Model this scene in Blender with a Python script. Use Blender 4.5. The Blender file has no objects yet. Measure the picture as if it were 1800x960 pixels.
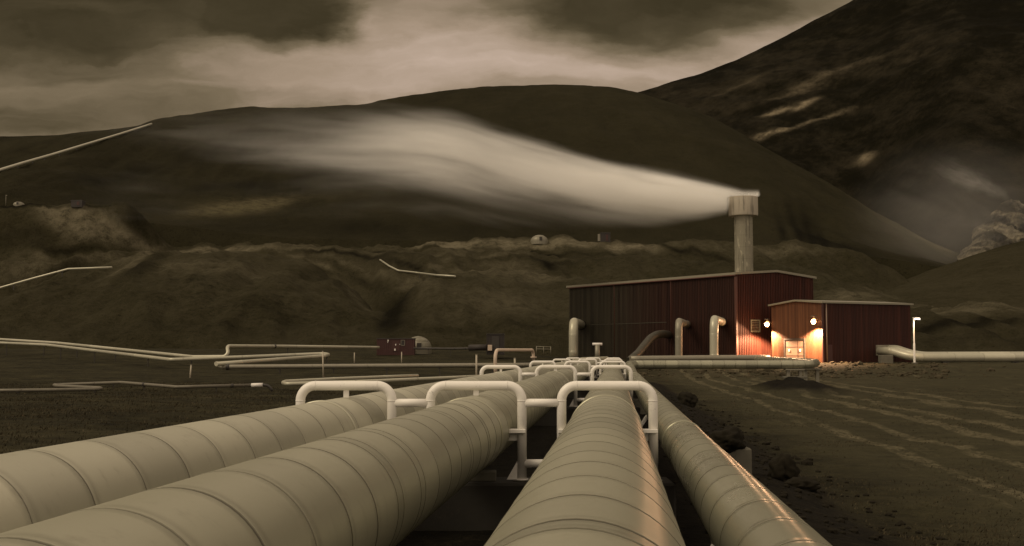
import bpy, bmesh, math, random
import numpy as np
from mathutils import Vector, Matrix
from mathutils.bvhtree import BVHTree

# ------------------------------------------------------------------ camera, sky, sun, exposure
SC = bpy.context.scene
COL = SC.collection
F = 2000.0                                   # focal length in pixels of the 1800 px wide photo (40 mm)
PITCH = math.atan(141.0 / F)
CAM = Vector((0.0, 0.0, 2.2))

cam_data = bpy.data.cameras.new('camera')
cam_data.sensor_width = 36.0
cam_data.lens = F / 1800.0 * 36.0
cam_data.clip_start = 0.05
cam_data.clip_end = 12000.0
cam = bpy.data.objects.new('camera', cam_data)
cam.location = CAM
cam.rotation_euler = (math.pi / 2 + PITCH, 0, 0)
COL.objects.link(cam)
SC.camera = cam

SUN_DIR = Vector((-0.56, -0.30, 0.72)).normalized()      # towards the veiled sun
SUN_STRENGTH = 1.3
SKY_STRENGTH = 0.10
sun_d = bpy.data.lights.new('sun', 'SUN')
sun_d.energy = SUN_STRENGTH
sun_d.angle = math.radians(22)
sun_d.color = (1.0, 0.845, 0.60)
sun_o = bpy.data.objects.new('sun', sun_d)
sun_o.rotation_euler = SUN_DIR.to_track_quat('Z', 'Y').to_euler()
COL.objects.link(sun_o)

SC.view_settings.view_transform = 'Standard'
SC.view_settings.look = 'None'
SC.view_settings.gamma = 1.0
SC.view_settings.exposure = 0.0
SC.render.engine = 'CYCLES'
SC.cycles.use_denoising = True
SC.cycles.max_bounces = 10
SC.cycles.diffuse_bounces = 2
SC.cycles.glossy_bounces = 2
SC.cycles.volume_bounces = 10
SC.cycles.volume_step_rate = 0.6
SC.cycles.volume_max_steps = 128
SC.cycles.sample_clamp_indirect = 4.0


class G:
    """small helper to write node graphs"""
    def __init__(self, nt):
        self.nt = nt
        for n in list(nt.nodes):
            nt.nodes.remove(n)

    def n(self, kind, **kw):
        nd = self.nt.nodes.new(kind)
        for k, v in kw.items():
            setattr(nd, k, v)
        return nd

    def link(self, a, b):
        self.nt.links.new(a, b)

    def put(self, sock, v):
        if v is None:
            return
        if isinstance(v, bpy.types.NodeSocket):
            self.link(v, sock)
        elif isinstance(v, bpy.types.Node):
            self.link(v.outputs[0], sock)
        else:
            if isinstance(v, tuple) and len(v) == 3 and len(sock.default_value) == 4:
                v = (*v, 1.0)
            sock.default_value = v

    def m(self, op, a, b=None, c=None, clamp=False):
        nd = self.n('ShaderNodeMath', operation=op, use_clamp=clamp)
        self.put(nd.inputs[0], a)
        if b is not None:
            self.put(nd.inputs[1], b)
        if c is not None:
            self.put(nd.inputs[2], c)
        return nd.outputs[0]

    def sstep(self, x, lo, hi):
        nd = self.n('ShaderNodeMapRange', interpolation_type='SMOOTHSTEP')
        self.put(nd.inputs['Value'], x)
        self.put(nd.inputs['From Min'], lo)
        self.put(nd.inputs['From Max'], hi)
        return nd.outputs['Result']

    def xyz(self, x, y, z):
        nd = self.n('ShaderNodeCombineXYZ')
        for i, v in enumerate((x, y, z)):
            self.put(nd.inputs[i], v)
        return nd.outputs[0]

    def sep(self, v):
        nd = self.n('ShaderNodeSeparateXYZ')
        self.put(nd.inputs[0], v)
        return nd.outputs

    def noise(self, vec, scale, detail=4.0, rough=0.55, dist=0.0, dims='3D', color=False):
        nd = self.n('ShaderNodeTexNoise', noise_dimensions=dims)
        if dims == '1D':
            self.put(nd.inputs['W'], vec)
        else:
            self.put(nd.inputs['Vector'], vec)
        nd.inputs['Scale'].default_value = scale
        nd.inputs['Detail'].default_value = detail
        nd.inputs['Roughness'].default_value = rough
        nd.inputs['Distortion'].default_value = dist
        return nd.outputs['Color'] if color else nd.outputs[0]

    def mapping(self, vec, scale=(1, 1, 1), rot=(0, 0, 0), loc=(0, 0, 0)):
        nd = self.n('ShaderNodeMapping')
        self.put(nd.inputs['Vector'], vec)
        nd.inputs['Scale'].default_value = scale
        nd.inputs['Rotation'].default_value = rot
        nd.inputs['Location'].default_value = loc
        return nd.outputs[0]

    def ramp(self, fac, stops, interp='LINEAR'):
        nd = self.n('ShaderNodeValToRGB')
        cr = nd.color_ramp
        cr.interpolation = interp
        while len(cr.elements) < len(stops):
            cr.elements.new(0.5)
        for e, (p, c) in zip(cr.elements, stops):
            e.position = p
            e.color = (*c, 1.0) if not isinstance(c, (int, float)) else (c, c, c, 1.0)
        self.put(nd.inputs[0], fac)
        return nd.outputs[0]

    def mix(self, fac, a, b, blend='MIX'):
        nd = self.n('ShaderNodeMix', data_type='RGBA', blend_type=blend)
        self.put(nd.inputs[0], fac)
        self.put(nd.inputs[6], a)
        self.put(nd.inputs[7], b)
        return nd.outputs[2]

    def attr(self, name):
        nd = self.n('ShaderNodeAttribute', attribute_name=name)
        return nd.outputs['Fac']

    def bump(self, height, strength=0.3, dist=0.05):
        nd = self.n('ShaderNodeBump')
        nd.inputs['Strength'].default_value = strength
        nd.inputs['Distance'].default_value = dist
        self.put(nd.inputs['Height'], height)
        return nd.outputs[0]


# sky: Nishita luminance, warm-toned, seen through a broken cloud deck fixed in the world
world = bpy.data.worlds.new('World')
SC.world = world
world.use_nodes = True
g = G(world.node_tree)
tc = g.n('ShaderNodeTexCoord').outputs['Generated']
sx, sy, sz = g.sep(tc)
sky = g.n('ShaderNodeTexSky', sky_type='NISHITA', sun_disc=False)
sky.sun_elevation = math.asin(SUN_DIR.z)
sky.sun_rotation = math.atan2(SUN_DIR.x, SUN_DIR.y)
sky.air_density = 1.0
sky.dust_density = 3.0
bw = g.n('ShaderNodeRGBToBW')
g.link(sky.outputs[0], bw.inputs[0])
yy = g.m('MAXIMUM', sy, 0.12)
ca = g.m('DIVIDE', sx, yy)
cb = g.m('DIVIDE', sz, yy)
cvec = g.xyz(ca, g.m('MULTIPLY', cb, 2.2), 0.0)
wn = g.sep(g.noise(cvec, 7.5, 8.0, 0.55, color=True))
wa = g.m('MULTIPLY_ADD', g.m('SUBTRACT', wn[0], 0.5), 0.15, ca)
wb = g.m('MULTIPLY_ADD', g.m('SUBTRACT', wn[1], 0.5), 0.072, cb)


def cloud(u, v, ru, rv, soft):
    a0, b0 = (u - 900) / F, (621 - v) / F
    da = g.m('DIVIDE', g.m('SUBTRACT', wa, a0), ru / F)
    db = g.m('DIVIDE', g.m('SUBTRACT', wb, b0), rv / F)
    r = g.m('SQRT', g.m('ADD', g.m('MULTIPLY', da, da), g.m('MULTIPLY', db, db)))
    return g.sstep(r, 1.0 + soft, 1.0 - soft)


streak = g.noise(g.xyz(g.m('MULTIPLY', wa, .7), g.m('MULTIPLY', wb, 5.0), 3.7), 6.5, 7.0, 0.52)
B = g.m('MULTIPLY_ADD', g.m('SUBTRACT', streak, 0.5), 0.55, 0.60)
# brighter openings in the deck
for (u, v, ru, rv, s, k) in ((720, 85, 330, 70, .9, .15), (1210, 122, 250, 50, .9, .17), (1050, 110, 300, 60, .9, .06),
                             (270, 92, 230, 18, .9, .12), (610, 22, 60, 28, .8, .14), (1390, 50, 130, 50, .9, .12)):
    B = g.m('MULTIPLY_ADD', cloud(u, v, ru, rv, s), k, B)
# heavy dark clouds
for (u, v, ru, rv, s, k) in ((40, 8, 430, 84, .7, -.50), (490, 4, 125, 56, .45, -.40), (1150, 2, 215, 88, .6, -.42),
                             (1000, -30, 700, 62, .8, -.20), (-20, 190, 430, 110, .95, -.26), (700, 230, 700, 55, .9, -.10),
                             (300, -160, 900, 90, .5, -.2)):
    B = g.m('MULTIPLY_ADD', cloud(u, v, ru, rv, s), k, B)
under = g.noise(g.xyz(wa, g.m('MULTIPLY', wb, 2.6), 9.1), 9.0, 8.0, 0.6)
B = g.m('ADD', g.m('MAXIMUM', B, 0.05), g.m('MULTIPLY', g.m('SUBTRACT', under, 0.5), 0.28))
skycol = g.ramp(B, ((0.0, (.046, .0355, .0175)), (.22, (.093, .0715, .039)), (.45, (.20, .153, .094)),
                    (.68, (.38, .286, .203)), (.90, (.56, .430, .338)), (1.0, (.67, .515, .42))))
# behind the camera and overhead the deck is thin and bright
open_f = g.m('MAXIMUM', g.sstep(sy, 0.25, -0.15), g.sstep(sz, 0.33, 0.75))
skycol = g.mix(open_f, skycol, (.735, .595, .455))
lum = g.m('MULTIPLY', bw.outputs[0], 1.0)
flat = g.m('MULTIPLY_ADD', g.m('MINIMUM', lum, 9.0), 0.12, 9.3)     # overcast: the clear-sky gradient is mostly veiled
skyrgb = g.n('ShaderNodeVectorMath', operation='SCALE')
g.link(skycol, skyrgb.inputs[0])
g.link(flat, skyrgb.inputs['Scale'])
bgn = g.n('ShaderNodeBackground')
g.link(skyrgb.outputs[0], bgn.inputs['Color'])
bgn.inputs['Strength'].default_value = SKY_STRENGTH
wo = g.n('ShaderNodeOutputWorld')
g.link(bgn.outputs[0], wo.inputs['Surface'])

# ------------------------------------------------------------------ geometry helpers
random.seed(7)
RNG = np.random.default_rng(11)


def at(u, v, Y):
    """world point at depth Y (metres north of the camera) seen at photo pixel u, v"""
    dx = (u - 900) / F
    dv = (480 - v) / F
    dy = math.cos(PITCH) - dv * math.sin(PITCH)
    dz = math.sin(PITCH) + dv * math.cos(PITCH)
    k = Y / dy
    return Vector((dx * k, Y, CAM.z + dz * k))


def z_of(v, Y):
    dv = (480 - np.asarray(v, float)) / F
    dy = math.cos(PITCH) - dv * math.sin(PITCH)
    dz = math.sin(PITCH) + dv * math.cos(PITCH)
    return CAM.z + dz / dy * Y


_P = RNG.permutation(512)
_P = np.concatenate([_P, _P, _P])
_GR = RNG.normal(size=(512, 3))
_GR /= np.linalg.norm(_GR, axis=1)[:, None]


def perlin(x, y, z=0.0):
    x, y, z = np.broadcast_arrays(np.asarray(x, float), np.asarray(y, float), np.asarray(z, float))
    xi, yi, zi = np.floor(x).astype(int), np.floor(y).astype(int), np.floor(z).astype(int)
    xf, yf, zf = x - xi, y - yi, z - zi
    fu, fv, fw = [t * t * t * (t * (t * 6 - 15) + 10) for t in (xf, yf, zf)]

    def gr(i, j, k):
        h = _P[(_P[(_P[(xi + i) & 511] + yi + j) & 511] + zi + k) & 511]
        v = _GR[h]
        return v[..., 0] * (xf - i) + v[..., 1] * (yf - j) + v[..., 2] * (zf - k)

    def mx(a, b, t):
        return a + t * (b - a)
    return mx(mx(mx(gr(0, 0, 0), gr(1, 0, 0), fu), mx(gr(0, 1, 0), gr(1, 1, 0), fu), fv),
              mx(mx(gr(0, 0, 1), gr(1, 0, 1), fu), mx(gr(0, 1, 1), gr(1, 1, 1), fu), fv), fw)


def fbm(x, y, z=0.0, octv=4, gain=0.5, ridged=False):
    s, a, f = 0.0, 1.0, 1.0
    for _ in range(octv):
        p = perlin(np.asarray(x) * f, np.asarray(y) * f, np.asarray(z) * f + 7.3 * f)
        if ridged:
            p = 0.5 - np.abs(p) * 1.6
        s = s + a * p
        a *= gain
        f *= 2.03
    return s


def sst(x, lo, hi):
    t = np.clip((np.asarray(x, float) - lo) / (hi - lo), 0, 1)
    return t * t * (3 - 2 * t)


def tag(o, label=None, cat=None, group=None, kind=None):
    if label:
        o['label'] = label
    if cat:
        o['category'] = cat
    if group:
        o['group'] = group
    if kind:
        o['kind'] = kind
    return o


def empty(name, loc=(0, 0, 0), rz=0.0):
    o = bpy.data.objects.new(name, None)
    o.location = loc
    o.rotation_euler = (0, 0, rz)
    o.empty_display_size = 0.3
    COL.objects.link(o)
    return o


def link_mesh(name, me, mat, parent=None):
    o = bpy.data.objects.new(name, me)
    if mat:
        me.materials.append(mat)
    COL.objects.link(o)
    if parent is not None:
        o.parent = parent
    return o


def grid_mesh(name, P, mat, attrs=None, kind='structure'):
    """P: (rows, cols, 3)"""
    r, c, _ = P.shape
    me = bpy.data.meshes.new(name)
    idx = np.arange(r * c).reshape(r, c)
    q = np.stack([idx[:-1, :-1], idx[:-1, 1:], idx[1:, 1:], idx[1:, :-1]], -1).reshape(-1, 4)
    me.vertices.add(r * c)
    me.vertices.foreach_set('co', P.reshape(-1).astype(np.float32))
    me.loops.add(q.size)
    me.loops.foreach_set('vertex_index', q.reshape(-1).astype(np.int32))
    me.polygons.add(len(q))
    me.polygons.foreach_set('loop_start', np.arange(0, q.size, 4, dtype=np.int32))
    me.polygons.foreach_set('loop_total', np.full(len(q), 4, dtype=np.int32))
    me.polygons.foreach_set('use_smooth', np.ones(len(q), dtype=bool))
    me.update(calc_edges=True)
    for k, v in (attrs or {}).items():
        a = me.attributes.new(k, 'FLOAT', 'POINT')
        a.data.foreach_set('value', np.asarray(v, np.float32).reshape(-1))
    o = link_mesh(name, me, mat)
    tag(o, kind=kind)
    return o


class MB:
    """collects shapes for ONE mesh"""
    def __init__(self):
        self.v, self.f, self.sm, self.at = [], [], [], {}

    def add(self, vs, fs, smooth=False):
        b = len(self.v)
        self.v += [tuple(p) for p in vs]
        self.f += [tuple(i + b for i in f) for f in fs]
        self.sm += [smooth] * len(fs)
        return b

    def box(self, c, s, rz=0.0, rx=0.0, bevel=0.0):
        R = Matrix.Rotation(rz, 3, 'Z') @ Matrix.Rotation(rx, 3, 'X')
        bm = bmesh.new()
        bmesh.ops.create_cube(bm, size=1.0)
        for p in bm.verts:
            p.co = Vector((p.co.x * s[0], p.co.y * s[1], p.co.z * s[2]))
        if bevel:
            bmesh.ops.bevel(bm, geom=bm.edges[:], offset=bevel, segments=1, affect='EDGES', profile=0.7)
        bm.verts.index_update()
        self.add([R @ p.co + Vector(c) for p in bm.verts], [[w.index for w in f.verts] for f in bm.faces])
        bm.free()
        return self

    def prism(self, pts, a, b):
        """polygon pts (3-D list) extruded by vector a->b"""
        n = len(pts)
        d = Vector(b) - Vector(a)
        vs = [Vector(p) for p in pts] + [Vector(p) + d for p in pts]
        self.add(vs, [list(range(n))[::-1], list(range(n, 2 * n))] + [[i, (i + 1) % n, n + (i + 1) % n, n + i] for i in range(n)])
        return self

    def rings(self, centers, frames, radii, segs, caps=True, smooth=True):
        n = len(centers)
        vs = []
        for c, (e1, e2), r in zip(centers, frames, radii):
            for k in range(segs):
                t = 2 * math.pi * k / segs
                vs.append(c + (e1 * math.cos(t) + e2 * math.sin(t)) * r)
        fs = [[i * segs + k, i * segs + (k + 1) % segs, (i + 1) * segs + (k + 1) % segs, (i + 1) * segs + k]
              for i in range(n - 1) for k in range(segs)]
        b = self.add(vs, fs, smooth)
        if caps:
            self.f.append(tuple(b + k for k in range(segs))[::-1])
            self.f.append(tuple(b + (n - 1) * segs + k for k in range(segs)))
            self.sm += [False, False]
        return b

    def tube(self, pts, r, segs=16, fillet=0.0, arc=8, caps=True, seam=None, lip=0.005, gap=0.013):
        P, S = polyline(pts, fillet, arc)
        if seam is None:
            fr = frames_of(P)
            self.rings(P, fr, [r] * len(P), segs, caps)
            return self
        # clad pipe: overlapping sheet sections with a dirt-filled groove at every joint
        tot = S[-1]
        prof, sec, s, k = [], [], 0.0, 0
        rs = random.Random(seam[1])
        cuts = []
        s = seam[0] * rs.uniform(.2, .9)
        while s < tot - .3:
            cuts.append(s)
            s += seam[0] * rs.uniform(.94, 1.06) if rs.random() > .08 else seam[0] * .30
        ev = [(0.0, r, 0.0, 0)]
        for k, c in enumerate(cuts):
            lp = lip * rs.uniform(.6, 1.3)
            gw = gap * rs.uniform(.8, 1.5)
            dk = rs.uniform(.8, 1.1)
            ev += [(c - .07 - gw, r, 0, k), (c - .004 - gw, r, .05, k), (c - gw, r - .003, dk, k), (c - .002, r - .003, dk, k),
                   (c, r + lp, .5 * dk, k + 1), (c + .004, r + lp, .0, k + 1), (c + .035, r + lp, 0, k + 1), (c + .040, r, 0.12, k + 1), (c + .10, r, 0, k + 1)]
        ev.append((tot, r, 0, len(cuts)))
        ss = sorted(set(list(S[1:-1])))
        for x in ss:
            k = sum(1 for c in cuts if c < x)
            if all(abs(x - e[0]) > 1e-4 for e in ev):
                ev.append((x, r, 0, k))
        ev.sort(key=lambda e: e[0])
        C, rad, sm_, sec = [], [], [], []
        tone = [rs.gauss(0, 1) for _ in range(len(cuts) + 2)]
        for x, rr, d, k in ev:
            C.append(sample(P, S, x))
            rad.append(rr)
            sm_.append(d)
            sec.append(tone[k])
        # tangents from the polyline, so groove rings stay parallel
        fr = frames_of(C, [tangent(P, S, e[0]) for e in ev])
        self.rings(C, fr, rad, segs, caps)
        self.at.setdefault('seam', []).extend([d for d in sm_ for _ in range(segs)])
        self.at.setdefault('section', []).extend([d for d in sec for _ in range(segs)])
        return self

    def build(self, name, mat, parent=None, local=None):
        me = bpy.data.meshes.new(name)
        vs = self.v
        if local is not None:
            L = Vector(local)
            vs = [tuple(Vector(p) - L) for p in vs]
        me.from_pydata(vs, [], self.f)
        me.polygons.foreach_set('use_smooth', self.sm)
        for k, v in self.at.items():
            if len(v) == len(vs):
                a = me.attributes.new(k, 'FLOAT', 'POINT')
                a.data.foreach_set('value', np.asarray(v, np.float32))
        me.update()
        return link_mesh(name, me, mat, parent)


def polyline(pts, fillet=0.0, arc=8):
    pts = [Vector(p) for p in pts]
    out = [pts[0]]
    for i in range(1, len(pts) - 1):
        a, b, c = pts[i - 1], pts[i], pts[i + 1]
        d1, d2 = (a - b).normalized(), (c - b).normalized()
        ang = d1.angle(d2)
        if fillet <= 0 or ang > math.pi - 0.02:
            out.append(b)
            continue
        t = min(fillet / math.tan(ang / 2), (a - b).length * .49, (c - b).length * .49)
        rr = t * math.tan(ang / 2)
        ctr = b + (d1 + d2).normalized() * (rr / math.sin(ang / 2))
        p0, p1 = b + d1 * t, b + d2 * t
        v0, v1 = p0 - ctr, p1 - ctr
        full = v0.angle(v1)
        for k in range(arc + 1):
            w = k / arc
            vv = (v0 * math.sin((1 - w) * full) + v1 * math.sin(w * full)) / max(1e-6, math.sin(full))
            out.append(ctr + vv)
    out.append(pts[-1])
    S = [0.0]
    for a, b in zip(out, out[1:]):
        S.append(S[-1] + (b - a).length)
    return out, S


def sample(P, S, x):
    for i in range(len(S) - 1):
        if x <= S[i + 1] or i == len(S) - 2:
            t = (x - S[i]) / max(1e-9, S[i + 1] - S[i])
            return P[i].lerp(P[i + 1], t)


def tangent(P, S, x):
    for i in range(len(S) - 1):
        if x <= S[i + 1] or i == len(S) - 2:
            d = (P[i + 1] - P[i]).normalized()
            if abs(x - S[i + 1]) < 1e-5 and i + 2 < len(P):
                d = (d + (P[i + 2] - P[i + 1]).normalized()).normalized()
            return d


def frames_of(P, T=None):
    n = len(P)
    if T is None:
        T = []
        for i in range(n):
            d = Vector((0, 0, 0))
            if i > 0:
                d += (P[i] - P[i - 1]).normalized()
            if i < n - 1:
                d += (P[i + 1] - P[i]).normalized()
            T.append(d.normalized())
    up = Vector((0, 0, 1)) if abs(T[0].z) < .9 else Vector((1, 0, 0))
    e1 = T[0].cross(up).normalized()
    out = []
    for i in range(n):
        e1 = (e1 - T[i] * e1.dot(T[i])).normalized()
        out.append((e1, T[i].cross(e1).normalized()))
    return out


# ------------------------------------------------------------------ materials
def mat(name):
    m = bpy.data.materials.new(name)
    m.use_nodes = True
    gg = G(m.node_tree)
    b = gg.n('ShaderNodeBsdfPrincipled')
    o = gg.n('ShaderNodeOutputMaterial')
    gg.link(b.outputs[0], o.inputs['Surface'])
    return m, gg, b


def mat_paint(name, col, rough=.45, var=.18, metallic=0.0, scale=3.0, dirt=(.05, .042, .03), dirt_amt=.35, spec=.5):
    m, g, b = mat(name)
    P = g.n('ShaderNodeTexCoord').outputs['Object']
    n1 = g.noise(P, scale, 5, .6)
    n2 = g.noise(P, scale * 9, 4, .65)
    c = g.mix(g.m('MULTIPLY', g.m('SUBTRACT', n1, .35, clamp=True), var * 4, clamp=True), col, tuple(x * (1 - var * 1.4) for x in col))
    spots = g.m('MULTIPLY', g.sstep(g.m('MULTIPLY_ADD', n1, .45, g.m('MULTIPLY', n2, .55)), .57, .72), dirt_amt)
    c = g.mix(spots, c, dirt)
    g.put(b.inputs['Base Color'], c)
    g.put(b.inputs['Roughness'], g.m('MULTIPLY_ADD', n2, .25, rough - .12))
    b.inputs['Metallic'].default_value = metallic
    b.inputs['Specular IOR Level'].default_value = spec
    g.put(b.inputs['Normal'], g.bump(n2, .08, .01))
    return m


def mat_clad(name, col, rough=.36, sec=.075, metallic=.25):
    """painted sheet cladding: dirty grooves, section to section tone, dull scuffs"""
    m, g, b = mat(name)
    P = g.n('ShaderNodeTexCoord').outputs['Object']
    n1 = g.noise(g.mapping(P, (1, .5, 1)), 1.3, 5, .6)
    n2 = g.noise(P, 22, 4, .6)
    n3 = g.noise(g.mapping(P, (3, 3, .5)), 3, 4, .65)
    t = g.m('MULTIPLY_ADD', g.attr('section'), sec, 1.0)
    c = g.mix(g.m('MULTIPLY', n1, .8), col, tuple(x * .78 for x in col))
    vm = g.n('ShaderNodeVectorMath', operation='SCALE')
    g.link(c, vm.inputs[0])
    g.put(vm.inputs['Scale'], t)
    c = vm.outputs[0]
    c = g.mix(g.m('MULTIPLY', g.sstep(n3, .54, .80), .24), c, (.12, .10, .065))
    c = g.mix(g.m('MULTIPLY', g.sstep(n2, .70, .80), .5), c, (.06, .05, .03))
    c = g.mix(g.m('MULTIPLY', g.attr('seam'), .86, clamp=True), c, (.035, .028, .016))
    g.put(b.inputs['Base Color'], c)
    g.put(b.inputs['Roughness'], g.m('MULTIPLY_ADD', n1, .22, rough - .10))
    b.inputs['Metallic'].default_value = metallic
    g.put(b.inputs['Normal'], g.bump(g.m('ADD', n1, g.m('MULTIPLY', n2, .06)), .22, .02))
    return m


def mat_land(name, dark, mid, pale, big=.01, fine=.4, rot=0.0, stretch=(1, 1, 1), bump_d=.6, fine_amt=.5):
    """moss, soil and scree; 'tone' marks where bare pale ground lies"""
    m, g, b = mat(name)
    P = g.n('ShaderNodeTexCoord').outputs['Object']
    Q = g.mapping(P, stretch, (0, 0, rot))
    n1 = g.noise(Q, big, 6, .6, .4)
    n2 = g.noise(Q, big * 9, 6, .62)
    n3 = g.m('MULTIPLY_ADD', g.noise(P, fine * 6, 4, .7), .45, g.m('MULTIPLY', g.noise(P, fine, 5, .7), .55))
    n3 = g.m('MULTIPLY_ADD', g.m('SUBTRACT', n3, .5), 2.1, .5)
    speck = g.sstep(g.noise(P, fine * 3.2, 3, .6), .56, .68)
    f = g.m('ADD', g.m('MULTIPLY', n1, .5), g.m('ADD', g.m('MULTIPLY', n2, .5 - fine_amt * .25), g.m('MULTIPLY', n3, fine_amt * .5)))
    base = g.ramp(f, ((.40, dark), (.52, mid), (.72, tuple(.86 * a + .14 * c for a, c in zip(mid, pale)))))
    base = g.mix(g.m('MULTIPLY', speck, .55), base, tuple(k * .6 for k in dark))
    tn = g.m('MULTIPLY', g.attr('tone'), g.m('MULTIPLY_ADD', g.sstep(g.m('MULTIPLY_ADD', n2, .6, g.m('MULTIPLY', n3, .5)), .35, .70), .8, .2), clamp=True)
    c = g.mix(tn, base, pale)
    c = g.mix(g.m('MULTIPLY', g.m('MULTIPLY', g.attr('tone'), -1.0, clamp=True), .85), c, tuple(k * .35 for k in dark))  # negative tone: painted relief shade on hillside and hill, dark rock on crag
    g.put(b.inputs['Base Color'], c)
    b.inputs['Roughness'].default_value = 1.0
    b.inputs['Specular IOR Level'].default_value = .03
    g.put(b.inputs['Normal'], g.bump(g.m('ADD', n2, g.m('MULTIPLY', n3, .5)), .8, bump_d))
    return m


M = {}
M['clad_a'] = mat_clad('cladding_paint', (.52, .503, .39), .42, metallic=.45)
M['clad_b'] = mat_clad('cladding_paint_worn', (.41, .397, .295), .40, metallic=.45)
M['clad_d'] = mat_clad('cladding_paint_glossy', (.36, .35, .255), .28, metallic=.45)
M['clad_c'] = mat_clad('cladding_paint_grey', (.40, .388, .285), .35, metallic=.45)
M['clad_far'] = mat_clad('aluminium_cladding', (.46, .44, .335), .38, metallic=.3)
M['frame'] = mat_paint('white_frame_paint', (.80, .77, .71), .42, .12, dirt_amt=.50, scale=5.0)
M['steel'] = mat_paint('weathered_steel', (.25, .23, .175), .5, .25, .4)
M['steel_dark'] = mat_paint('tarnished_duct', (.065, .060, .043), .5, .3, .4)
M['steel_mid'] = mat_paint('dull_pipe', (.15, .135, .10), .55, .25, .3)
M['rust'] = mat_paint('primer_pipe', (.54, .43, .33), .5, .2)
M['dark'] = mat_paint('dark_fitting', (.035, .03, .024), .6, .2)
M['concrete'] = mat_paint('concrete', (.13, .12, .09), .9, .3, scale=2.0, dirt_amt=.7)
M['concrete_dark'] = mat_paint('stained_concrete', (.024, .021, .015), .9, .35, scale=1.5, dirt_amt=.8)
M['white'] = mat_paint('white_marker', (.78, .74, .68), .5, .1)
M['halo_dish'] = mat_paint('halo_dish_paint', (.26, .17, .10), .5, .1)  # orange-brown paint of the dish added for the lamp halo
M['trim_red'] = mat_paint('corner_flashing', (.085, .030, .020), .5, .15)
M['stake'] = mat_paint('marker_stake', (.42, .37, .28), .6, .2)
M['trim'] = mat_paint('roof_trim', (.22, .20, .145), .5, .15)
M['red'] = mat_paint('dark_red_paint', (.050, .014, .010), .6, .25)
M['black'] = mat_paint('black_shed', (.028, .022, .018), .7, .2)
M['dome'] = mat_paint('dome_shell', (.20, .185, .135), .5, .2, .3, scale=.6)
M['rock'] = mat_paint('lava_rock', (.016, .0135, .0085), .95, .4, scale=2.5, dirt=(.02, .016, .01), dirt_amt=.8, spec=.1)
M['rubble'] = mat_paint('rubble_stone', (.065, .054, .033), .95, .4, scale=.5, dirt_amt=.8, spec=.1)


def mat_wall(name, red, grey, g0, g1):
    """ribbed sheet: every sheet a little different, paint gone grey-green from wall position g0 to g1"""
    m, g, b = mat(name)
    P = g.n('ShaderNodeTexCoord').outputs['Object']
    al = g.attr('along')
    z = g.sep(P)[2]
    s1 = g.noise(g.m('MULTIPLY', al, 1.0), 1.1, 3, .8, dims='1D')
    s2 = g.noise(g.m('MULTIPLY', al, 1.0), .22, 2, .6, dims='1D')
    st = g.noise(g.xyz(g.m('MULTIPLY', al, 3.0), 0.0, g.m('MULTIPLY', z, .12)), 1.0, 4, .6)
    k = g.m('SUBTRACT', 1.0, g.sstep(g.m('ADD', al, g.m('MULTIPLY', g.m('SUBTRACT', s1, .5), 16)), g0, g1))
    c = g.mix(k, grey, red)
    f = g.m('MULTIPLY_ADD', g.m('SUBTRACT', g.m('MULTIPLY_ADD', s1, .6, g.m('MULTIPLY', st, .4)), .5), 3.0, 1.0, clamp=False)
    f = g.m('MAXIMUM', f, .35)
    vm = g.n('ShaderNodeVectorMath', operation='SCALE')
    g.link(c, vm.inputs[0])
    g.link(f, vm.inputs['Scale'])
    g.link(vm.outputs[0], b.inputs['Base Color'])
    b.inputs['Roughness'].default_value = .6
    b.inputs['Specular IOR Level'].default_value = .25
    return m


M['wall_main'] = mat_wall('ribbed_wall', (.027, .0098, .0060), (.034, .029, .018), 13.0, 29.0)
M['wall_gable'] = mat_wall('ribbed_red_wall', (.050, .0140, .0085), (.13, .03, .02), 900, 901)
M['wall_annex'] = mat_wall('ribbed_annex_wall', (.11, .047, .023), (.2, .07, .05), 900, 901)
M['wall_annex_side'] = mat_wall('ribbed_annex_side', (.042, .0125, .0075), (.1, .03, .02), 900, 901)


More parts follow.
